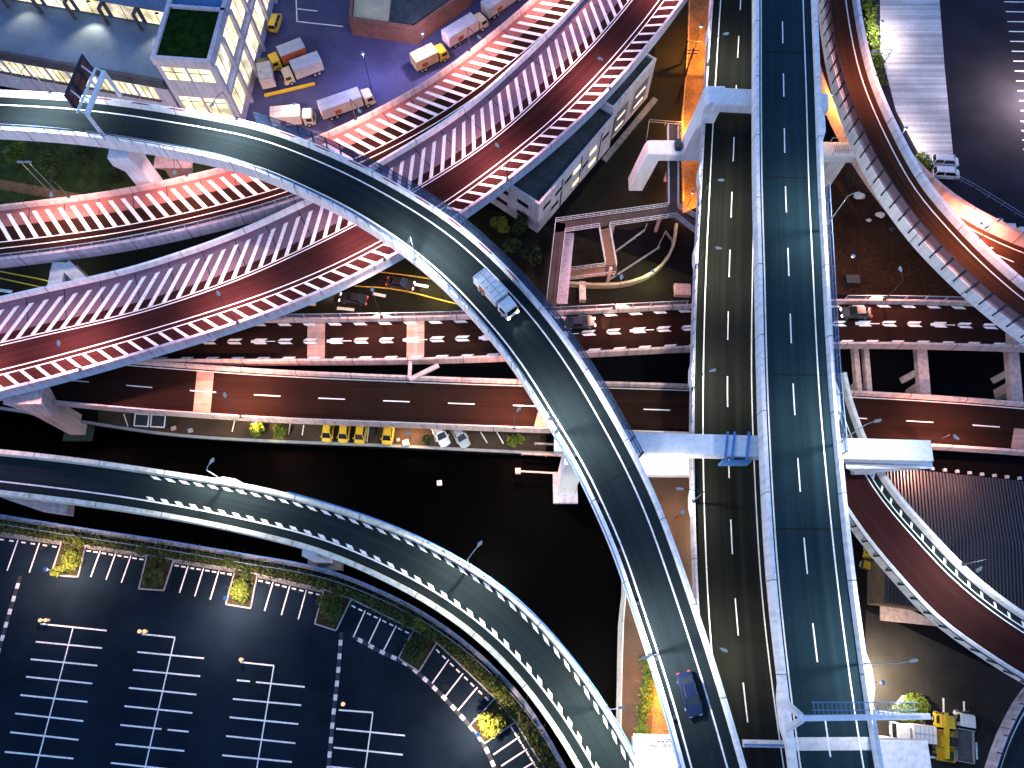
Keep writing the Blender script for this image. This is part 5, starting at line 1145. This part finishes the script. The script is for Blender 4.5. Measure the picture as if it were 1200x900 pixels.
def lorry(label, loc, rot, boxm, sidem, cabm, L=9.0, Wd=2.4, Hh=3.3, kind='box', group=None, name='parked_lorry', cat='lorry'):
    t = thing(name, label, cat, loc, rot, group, local=True); h = L/2; b = Wd/2; cl_ = 1.9
    m = MB(); m.box((-.1, 0, .72), (L-.4, Wd*.5, .34)); m.build('chassis', steel_d, t)
    m = MB(); x0, x1 = h-cl_, h
    m.loft([[(x0, -b*.95, .5), (x0, b*.95, .5), (x0, b*.95, 1.5), (x0, b*.86, 2.45), (x0, -b*.86, 2.45), (x0, -b*.95, 1.5)], [(x1-.35, -b*.95, .5), (x1-.35, b*.95, .5), (x1-.35, b*.95, 1.5), (x1-.5, b*.82, 2.4), (x1-.5, -b*.82, 2.4), (x1-.35, -b*.95, 1.5)], [(x1, -b*.88, .55), (x1, b*.88, .55), (x1-.03, b*.88, 1.4), (x1-.3, b*.8, 2.2), (x1-.3, -b*.8, 2.2), (x1-.03, -b*.88, 1.4)]]); cab = m.build('cab', cabm, t, bevel=.05)
    m = MB(); m.quad((x1+.0, -b*.80, 1.45), (x1+.0, b*.80, 1.45), (x1-.26, b*.76, 2.16), (x1-.26, -b*.76, 2.16)); m.build('windscreen', glass, cab)
    for y in (-1, 1):
        m = MB(); m.box((x0+.95, y*(b*.93+.01), 1.85), (.95, .12, .6)); m.build('window', glass, cab)
        m = MB(); m.box((x1-.02, y*b*.68, .82), (.12, .34, .2)); m.build('headlight', lamp_glass, t)
        m = MB(); m.box((x1-.15, y*(b+.12), 1.8), (.12, .22, .42)); m.build('mirror', steel_d, t)
    bl_ = L-cl_-.35; bx = -h+bl_/2
    if kind == 'box':
        m = MB(); m.box((bx, 0, 1.0+(Hh-1.15)/2), (bl_, Wd, Hh-1.15)); o = m.build('cargo_box', sidem, t, bevel=.04)
        m = MB(); m.loft([[(bx-bl_/2, -b-.02, Hh-.15), (bx-bl_/2, b+.02, Hh-.15), (bx-bl_/2, b-.05, Hh), (bx-bl_/2, 0, Hh+.05), (bx-bl_/2, -b+.05, Hh)], [(bx+bl_/2, -b-.02, Hh-.15), (bx+bl_/2, b+.02, Hh-.15), (bx+bl_/2, b-.05, Hh), (bx+bl_/2, 0, Hh+.05), (bx+bl_/2, -b+.05, Hh)]]); ro = m.build('box_roof', boxm, t)
        m = MB(); m.bar((bx-bl_/2+.05, 0, Hh+.06), (bx+bl_/2-.05, 0, Hh+.06), .12, .05)
        for i in range(5): xx = bx-bl_/2+bl_*(i+.5)/5; m.box((xx, 0, Hh+.04), (.06, Wd*.86, .04))
        m.build('roof_seam', steel_g, ro)
        m = MB(); m.box((-h-.02, -.56, 2.0), (.06, 1.05, 1.9)); m.build('rear_door', sidem, o); m = MB(); m.box((-h-.02, .56, 2.0), (.06, 1.05, 1.9)); m.build('rear_door', sidem, o)
        m = MB(); m.box((bx-bl_*.12, -b-.03, 1.75), (1.1, .05, .9)); m.build('side_sign', red_panel, o)
    else:
        m = MB(); m.box((bx, 0, 1.05), (bl_, Wd, .14)); m.build('flatbed', boxm, t)
        m = MB()
        for y in (-1, 1): m.box((bx, y*b, 1.32), (bl_, .08, .45))
        m.box((-h, 0, 1.32), (.08, Wd, .45)); m.box((bx+bl_/2, 0, 1.5), (.1, Wd, .8)); m.build('side_board', sidem, t)
    wheels(t, L, Wd, .48, (-h*.72, -h*.50, h*.68)); return t
def at(px, py, z=0.0): return tuple(P(px, py, z))
def ang(p0, p1, z=0.0): d = P(*p1, z)-P(*p0, z); return math.atan2(d.y, d.x)
GY = 'lorries parked in the yard'
lorry('longest box lorry with pale blue grey ridged roof, beside the ramp wall', at(409, 128), ang((380, 135), (437, 115)), tarp, box_side, pt_cream, 9.6, group=GY)
lorry('pinkish box lorry parked nearest the flyover in the yard', at(347, 144), ang((325, 146), (366, 143)), tarp_p, tarp_p, pt_cream, 7.2, group=GY)
lorry('short yellowish box lorry parked between two longer grey ones along the ramp wall', at(505, 74), ang((487, 82), (522, 65)), tarp_y, tarp_y, pt_yellow, 6.6, group=GY)
lorry('long beige box lorry with grey roof, parked ahead of the short yellowish one', at(546, 42), ang((523, 55), (570, 26)), tarp, tarp_p, pt_cream, 8.8, group=GY)
lorry('grey box lorry at the top edge of the yard beside the pink hatched ramp', at(590, 8), ang((568, 22), (612, -8)), tarp, box_side, pt_yellow, 8.8, group=GY)
lorry('grey roofed lorry with a dull red side sign facing the loading docks', at(356, 89), ang((376, 83), (338, 97)), tarp, box_side, pt_cream, 7.4, group=GY)
lorry('grey roofed lorry backed in behind the red signed one at the loading docks', at(339, 73), ang((354, 67), (320, 80)), tarp, red_panel, pt_yellow, 6.8, group=GY)
lorry('whitish lorry standing tight against the loading dock wall', at(315, 92), ang((318, 104), (313, 78)), surf('stained_white_roof', (.5, .46, .46), .8, .3, 1.2, 5), tarp_p, pt_dark, 6.0, group=GY)
car('small yellow topped van parked at the corner of the logistics building', 'van', at(324, 30), ang((320, 38), (326, 20)), pt_yellow, 4.0, 1.7, 2.0, 'van', name='parked_van')
t = thing('barrier', 'long yellow guard barrier beside the loading docks', 'barrier', at(340, 105)); m = MB(); a, b = P(310, 112, .5), P(369, 98, .5); m.bar(a, b, .35, .5); m.build('rail', pt_yellow, t); m = MB()
for k in (.02, .34, .66, .98): p = a.lerp(b, k); m.box((p.x, p.y, .25), (.2, .2, .5))
m.build('post', steel_d, t)
GV = 'yellow vans on the quay strip'
for i, (px, py, lb) in enumerate(((386, 505, 'yellow van on the quay strip, leftmost of the close row of three'), (405, 506, 'yellow van on the quay strip, middle of the close row of three'), (424, 507, 'yellow van on the quay strip, rightmost of the close row of three'), (456, 508, 'yellow van standing apart on the quay strip beside a white post'))):
    car(lb, 'van', at(px, py), ang((px, py), (px-1.5, py+10)), pt_yellow, 3.9, 1.6, 1.9, 'van', group=GV, name='parked_van')
car('white car parked aslant on the quay strip', 'car', at(516, 509), ang((514, 505), (520, 517)), pt_white, 4.4, 1.75, 1.5)
car('bluish silver car parked aslant on the quay strip right of the white one', 'car', at(539, 511), ang((536, 506), (543, 518)), pt_silver, 4.3, 1.7, 1.5)
car('white van parked in the upper right car park, the upper of two', 'van', at(1105, 192), ang((1090, 191), (1120, 193)), pt_white, 4.5, 1.75, 1.9, 'van', name='parked_van')
car('white van parked in the upper right car park, the lower of two', 'van', at(1106, 206), ang((1090, 205), (1120, 207)), pt_white, 4.5, 1.75, 1.9, 'van', name='parked_van')
# traffic
def on(v, path, px, py, off, rev=False, dz=.02):
    d = path.near(px, py); p = path.at(d, off, dz); a = path.dir(d); return tuple(p), a+(math.pi if rev else 0)
l_, r_ = on(C, cl, 590, 342, -2.0)
lw = lorry('white box lorry driving down the long curved flyover', l_, r_, pt_white, pt_white, pt_white, 6.6, 2.1, 2.8, 'box', name='moving_lorry')
for y in (-.7, .7): spot(lw, (3.4, y, .8), (1, .85, .6), 420, 70, .6, .1, aim=(12, y, -.4))
for y in (-.72, .72):
    m = MB(); m.box((3.36, y, .84), (.1, .36, .22)); m.build('headlight', head_glow, lw)
l_, r_ = on(C, cl, 828, 806, -1.9)
car('dark blue car with red tail lights on the lower end of the flyover', 'car', l_, r_, pt_blue, 4.6, 1.8, 1.5, lit='tail', name='moving_car')
l_, r_ = on(E1, e1c, 683, 380, 1.5)
car('dark car with lit headlights on the arrow marked road right of the flyover', 'car', l_, r_, pt_dark, 4.5, 1.75, 1.5, lit=True, name='moving_car')
l_, r_ = on(E1, e1c, 1003, 368, 1.5, True)
car('dark car with red tail lights on the arrow marked road right of the topmost viaduct', 'car', l_, r_, pt_dark, 4.4, 1.75, 1.5, lit=True, name='moving_car')
car('dark car with lit headlights on the ground street under the flyover edge', 'car', at(470, 334), ang((455, 332), (485, 337)), pt_dark, 4.4, 1.75, 1.5, lit=True, name='moving_car')
car('dark car on the ground street nearest the arrow marked road', 'car', at(415, 352), ang((430, 354), (400, 350)), pt_dark, 4.4, 1.75, 1.5, lit=True, name='moving_car')
# lower right lorries
lorry('white cab flatbed lorry parked beside the yellow crane lorry', at(1124, 862), ang((1124, 888), (1123, 838)), surf('dark_flatbed_floor', (.10, .10, .11), .8, .3, 1, 5), steel_g, pt_white, 6.2, 2.2, 2.6, 'flat')
lorry('white box lorry parked under the right end of the gantry', at(1062, 857), ang((1078, 859), (1045, 855)), pt_white, pt_white, pt_white, 5.0, 2.2, 2.6, 'box')
def crane():
    t = lorry('yellow crane lorry with folded boom parked at lower right', at(1101, 862), ang((1101, 886), (1099, 840)), pt_yellow, pt_yellow, pt_yellow, 5.9, 2.2, 2.4, 'flat', name='crane_lorry', cat='crane lorry')
    m = MB(); m.box((-.6, .0, 1.6), (1.3, 1.5, .9)); m.build('turret', pt_yellow, t, bevel=.05)
    m = MB(); m.bar((-2.6, .25, 2.1), (2.5, .25, 2.5), .5, .5); m.bar((-1.8, .25, 2.15), (2.9, .25, 2.55), .36, .38); m.build('boom', pt_yellow, t)
    m = MB(); m.box((-.5, -.55, 2.2), (1.1, .8, .9)); m.build('operator_cab', pt_dark, t)
    for x in (-2.4, 1.0):
        for y in (-1.1, 1.1): m = MB(); m.box((x, y, .9), (.35, .3, 1.0)); m.build('outrigger', pt_dark, t)
    m = MB(); m.tube((-1.6, .25, 1.6), (.4, .25, 2.2), .11); m.build('ram', steel_g, t)
    m = MB(); m.box((-2.2, -.4, 1.5), (1.0, .8, .5)); m.box((1.4, .7, 1.45), (.8, .4, .5)); m.build('winch', steel_d, t)
crane()
lorry('small yellow lorry half hidden under the dark red ramp railing at lower right', at(1015, 655), ang((1012, 662), (1016, 645)), pt_yellow, steel_d, pt_yellow, 3.6, 1.6, 2.0, 'flat')
# ------------------------------------------------------------------ plants
def leaves(mb, c, rx, ry, rz, n, size, rr):
    lobes = [(rr.uniform(-.5, .5), rr.uniform(-.5, .5), rr.uniform(-.2, .5), rr.uniform(.45, .7)) for _ in range(6)]
    for _ in range(n):
        lx, ly, lz, lr = rr.choice(lobes)
        while True:
            x, y, z = rr.uniform(-1, 1), rr.uniform(-1, 1), rr.uniform(-1, 1); q = x*x+y*y+z*z
            if .15 < q < 1: break
        p = Vector((c[0]+(lx+x*lr)*rx, c[1]+(ly+y*lr)*ry, max(.03, c[2]+(lz+z*lr)*rz))); s = size*rr.uniform(.6, 1.3)
        a = Vector((rr.gauss(0, 1), rr.gauss(0, 1), rr.gauss(0, .6))).normalized(); b = a.cross(Vector((rr.gauss(0, 1), rr.gauss(0, 1), rr.gauss(0, 1)))).normalized()
        mb.add([p-a*s, p+b*s*.55, p+a*s, p-b*s*.55], [(0, 1, 2, 3)])
def tree(px, py, h, r, mat, label, seed, n=900, name='tree', cat='tree', group=None):
    b = P(px, py, h*.6); b = Vector((b.x, b.y, 0)); t = thing(name, label, cat, tuple(b), 0, group); rr = random.Random(seed)
    m = MB(); m.tube(b, b+Vector((.1, .05, h*.6)), .14, .07, 7)
    for k in range(5): a = 2*math.pi*k/5+rr.random(); s = b+Vector((0, 0, h*(.3+.06*k))); m.tube(s, s+Vector((math.cos(a)*r*.6, math.sin(a)*r*.6, h*.25)), .06, .025, 5)
    m.build('trunk', bark, t)
    m = MB(); leaves(m, (b.x, b.y, h*.62), r, r, h*.38, n, .2, rr); m.build('crown', mat, t); return t
def bush(px, py, r, mat, label, seed, n=420, hz=.9, name='bush', group=None):
    b = P(px, py, 0); t = thing(name, label, 'bush', tuple(b), 0, group); rr = random.Random(seed); m = MB(); leaves(m, (b.x, b.y, hz*.55), r, r, hz*.6, n, .16, rr); m.build('foliage', mat, t)
    m = MB()
    for k in range(4): a = 2*math.pi*k/4+rr.random(); m.tube(b, b+Vector((math.cos(a)*r*.5, math.sin(a)*r*.5, hz*.6)), .04, .02, 5)
    m.build('stem', bark, t); return t
def hedge(px, w, h, mat, label, seed, dens=55, size=.17):
    p = trace(px, 0, 60, 4); c = p.at(p.L/2); t = thing('hedge', label, 'hedge', (c.x, c.y, 0)); rr = random.Random(seed); m = MB()
    for _ in range(int(p.L*dens)):
        d = rr.uniform(0, p.L); g = .5+.5*math.sin(d*1.1+seed)+.35*math.sin(d*2.9); ww = w*(.65+.3*g)
        o = rr.gauss(0, .33)*ww; z = abs(rr.gauss(.55, .3))*h*(.6+.45*g); q = p.at(d, o, min(z, h*1.5)); s = size*rr.uniform(.6, 1.3)
        a = Vector((rr.gauss(0, 1), rr.gauss(0, 1), rr.gauss(0, .6))).normalized(); b = a.cross(Vector((rr.gauss(0, 1), rr.gauss(0, 1), rr.gauss(0, 1)))).normalized()
        m.add([q-a*s, q+b*s*.55, q+a*s, q-b*s*.55], [(0, 1, 2, 3)])
    m.build('foliage', mat, t)
    m = MB()
    for i in range(int(p.L/1.5)): q = p.at(i*1.5+.4); m.tube(q, q+Vector((rr.uniform(-.2, .2), rr.uniform(-.2, .2), h*.7)), .04, .02, 5)
    m.build('stem', bark, t)
midl = [((a[0]+b[0])/2, (a[1]+b[1])/2) for a, b in zip(outer, [(-60, 614), (0, 622), (100, 638), (200, 654), (300, 671), (352, 685), (400, 699), (455, 722), (500, 746), (550, 788), (600, 840), (625, 880), (650, 922), (670, 975)])]
for i, (a, b, lb) in enumerate(((0, 4, 'long low dark hedge between the canal railing and the bays at the left'), (4, 7, 'low dark hedge between the canal railing and the middle bays'), (7, 10, 'low dark hedge along the canal railing where it bends down'), (10, 13, 'low dark hedge along the canal railing near the bottom edge'))):
    hedge(midl[a:b+1], 2.1, 1.0, leaf_g, lb, 11+i, 110)
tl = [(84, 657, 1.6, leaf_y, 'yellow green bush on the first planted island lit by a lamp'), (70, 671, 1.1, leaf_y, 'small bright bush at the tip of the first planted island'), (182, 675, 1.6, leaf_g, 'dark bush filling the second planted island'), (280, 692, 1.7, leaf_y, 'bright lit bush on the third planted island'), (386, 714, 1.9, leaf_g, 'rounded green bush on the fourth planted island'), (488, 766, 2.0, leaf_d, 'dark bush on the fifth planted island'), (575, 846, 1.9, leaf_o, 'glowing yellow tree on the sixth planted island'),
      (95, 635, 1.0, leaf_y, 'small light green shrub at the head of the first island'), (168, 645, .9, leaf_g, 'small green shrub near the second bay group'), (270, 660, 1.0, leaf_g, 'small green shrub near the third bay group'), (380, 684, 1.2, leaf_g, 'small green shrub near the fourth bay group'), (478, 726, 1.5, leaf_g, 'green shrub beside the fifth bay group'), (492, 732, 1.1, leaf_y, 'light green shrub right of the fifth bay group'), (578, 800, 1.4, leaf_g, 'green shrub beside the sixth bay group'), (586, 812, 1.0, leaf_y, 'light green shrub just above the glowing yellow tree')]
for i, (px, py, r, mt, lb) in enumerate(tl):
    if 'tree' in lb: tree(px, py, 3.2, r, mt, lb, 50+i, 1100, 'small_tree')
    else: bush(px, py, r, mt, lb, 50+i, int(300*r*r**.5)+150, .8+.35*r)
for i, q in enumerate(pens):
    top = ((q[0][0]+q[1][0])/2, (q[0][1]+q[1][1])/2); bot = ((q[2][0]+q[3][0])/2, (q[2][1]+q[3][1])/2); k = lambda f: (top[0]+(bot[0]-top[0])*f, top[1]+(bot[1]-top[1])*f)
    hedge([k(-.05), k(.3), k(.6), k(.9)], 2.3, .9, leaf_d if i in (1, 4) else leaf_g, 'low green planting covering the %s island from the left' % ('first', 'second', 'third', 'fourth', 'fifth', 'sixth')[i], 210+i, 130)
for i, (x, y) in enumerate(((606, 842), (612, 855), (620, 848), (624, 866), (630, 878), (618, 870), (634, 892), (627, 896))):
    bush(x+4, y, .62, leaf_d, 'small round clipped shrub in the dark bed near the bottom, one of eight', 90+i, 170, .8, 'clipped_shrub', 'clipped shrubs in the dark bed near the bottom')
for px, py, lb, s in ((301, 505, 'small yellow tree on the quay strip, the left of two side by side', 1), (327, 505, 'small yellow tree on the quay strip, the right of two side by side', 2), (605, 516, 'yellow tree on the quay strip at the flyover edge', 3)):
    tree(px, py, 2.8, 1.3, leaf_o, lb, 120+s, 800, 'small_tree')
bush(500, 517, .9, leaf_d, 'dark bush on the quay strip left of the white car', 140, 300, 1.2)
hedge([(1012, -20), (1018, 20), (1024, 60), (1031, 103)], 1.9, 1.6, leaf_y, 'bright green hedge between the brown ramp and the pale paving', 31, 130, .22)
bush(1078, 192, 2.0, leaf_y, 'bright green bush beside the two white vans', 141, 900, 1.6)
hedge([(755, 770), (760, 790), (757, 815), (753, 840), (752, 862)], 1.6, 1.5, leaf_y, 'green hedge along the promenade path near the bottom', 33, 120, .2)
m = MB(); q = [P(1046, 828), P(1057, 815), P(1080, 816), P(1081, 844), P(1046, 842)]; m.prism([tuple(v.xy) for v in q], 0, .35); pz = m.build('planter', conc_w); tag(pz, 'pale kerbed corner planter beside the white lorry at lower right', 'planter')
t = thing('planter_shrub', 'bright yellow green shrub filling the corner planter at lower right', 'bush', tuple(P(1066, 830))); m = MB(); rr = random.Random(5); c = P(1066, 830)
leaves(m, (c.x, c.y, .6), 2.7, 2.0, .4, 2600, .2, rr); m.build('foliage', leaf_y, t)
lawn_things = [(60, 190, 2.6, 4.0, leaf_g), (100, 178, 2.2, 3.5, leaf_d), (20, 180, 2.0, 3.5, leaf_y), (135, 205, 2.0, 3.2, leaf_d), (185, 197, 1.8, 3.0, leaf_g), (175, 215, 1.6, 2.8, leaf_d)]
for i, (px, py, r, h, mt) in enumerate(lawn_things):
    tree(px, py, h, r, mt, ('broad green tree on the grass strip left of the white pier head', 'dark tree on the grass strip under the flyover edge', 'yellow green tree on the grass strip at the left edge', 'dark tree beside the white pier head on the grass strip', 'green tree right of the white pier head on the grass strip', 'small dark tree beside the broad concrete pier')[i], 160+i, 1000)
for i, (px, py, r, h, mt, lb) in enumerate(((612, 262, 2.0, 4, leaf_d, 'dark tree at the corner of the white warehouse'), (600, 285, 1.8, 3.5, leaf_d, 'dark tree below the white warehouse beside the flyover fence'), (585, 262, 1.6, 4, leaf_o, 'dim yellowish tree beside the hatched ramp end by the warehouse'), (622, 300, 1.8, 3, leaf_d, 'dark tree between the flyover fence and the footbridge'))):
    tree(px, py, h, r, mt, lb, 180+i, 800)
# ------------------------------------------------------------------ light and output
w = bpy.data.worlds.new('World'); sc.world = w; w.use_nodes = True
n = w.node_tree.nodes; l = w.node_tree.links; n.clear()
sky = n.new('ShaderNodeTexSky'); sky.sky_type = 'NISHITA'; sky.sun_disc = False; sky.sun_elevation = R(3); sky.sun_rotation = R(250); sky.ozone_density = 6; sky.air_density = 1.3
hs = n.new('ShaderNodeHueSaturation'); hs.inputs['Saturation'].default_value = SAT
bg = n.new('ShaderNodeBackground'); bg.inputs['Strength'].default_value = SKY; o = n.new('ShaderNodeOutputWorld')
l.new(sky.outputs[0], hs.inputs['Color']); tint = n.new('ShaderNodeVectorMath'); tint.operation = 'MULTIPLY'; tint.inputs[1].default_value = TINT; l.new(hs.outputs[0], tint.inputs[0]); l.new(tint.outputs[0], bg.inputs['Color']); l.new(bg.outputs[0], o.inputs[0])
sd = bpy.data.lights.new('sun', 'SUN'); sd.energy = SUN; sd.angle = R(12); sd.color = (1, .72, .62)
so = bpy.data.objects.new('sun', sd); COL.objects.link(so); so.rotation_euler = (R(74), 0, R(-110))
for o_ in LOCALS:
    if '_local' in o_: del o_['_local']
sc.view_settings.view_transform = 'Standard'; sc.view_settings.look = 'None'; sc.view_settings.gamma = 1; sc.view_settings.exposure = EXPO
sc.view_settings.use_curve_mapping = False
sc.cycles.max_bounces = 4; sc.cycles.diffuse_bounces = 2; sc.cycles.glossy_bounces = 2; sc.cycles.transparent_max_bounces = 12
sc.cycles.use_light_tree = True; sc.cycles.sample_clamp_indirect = 3
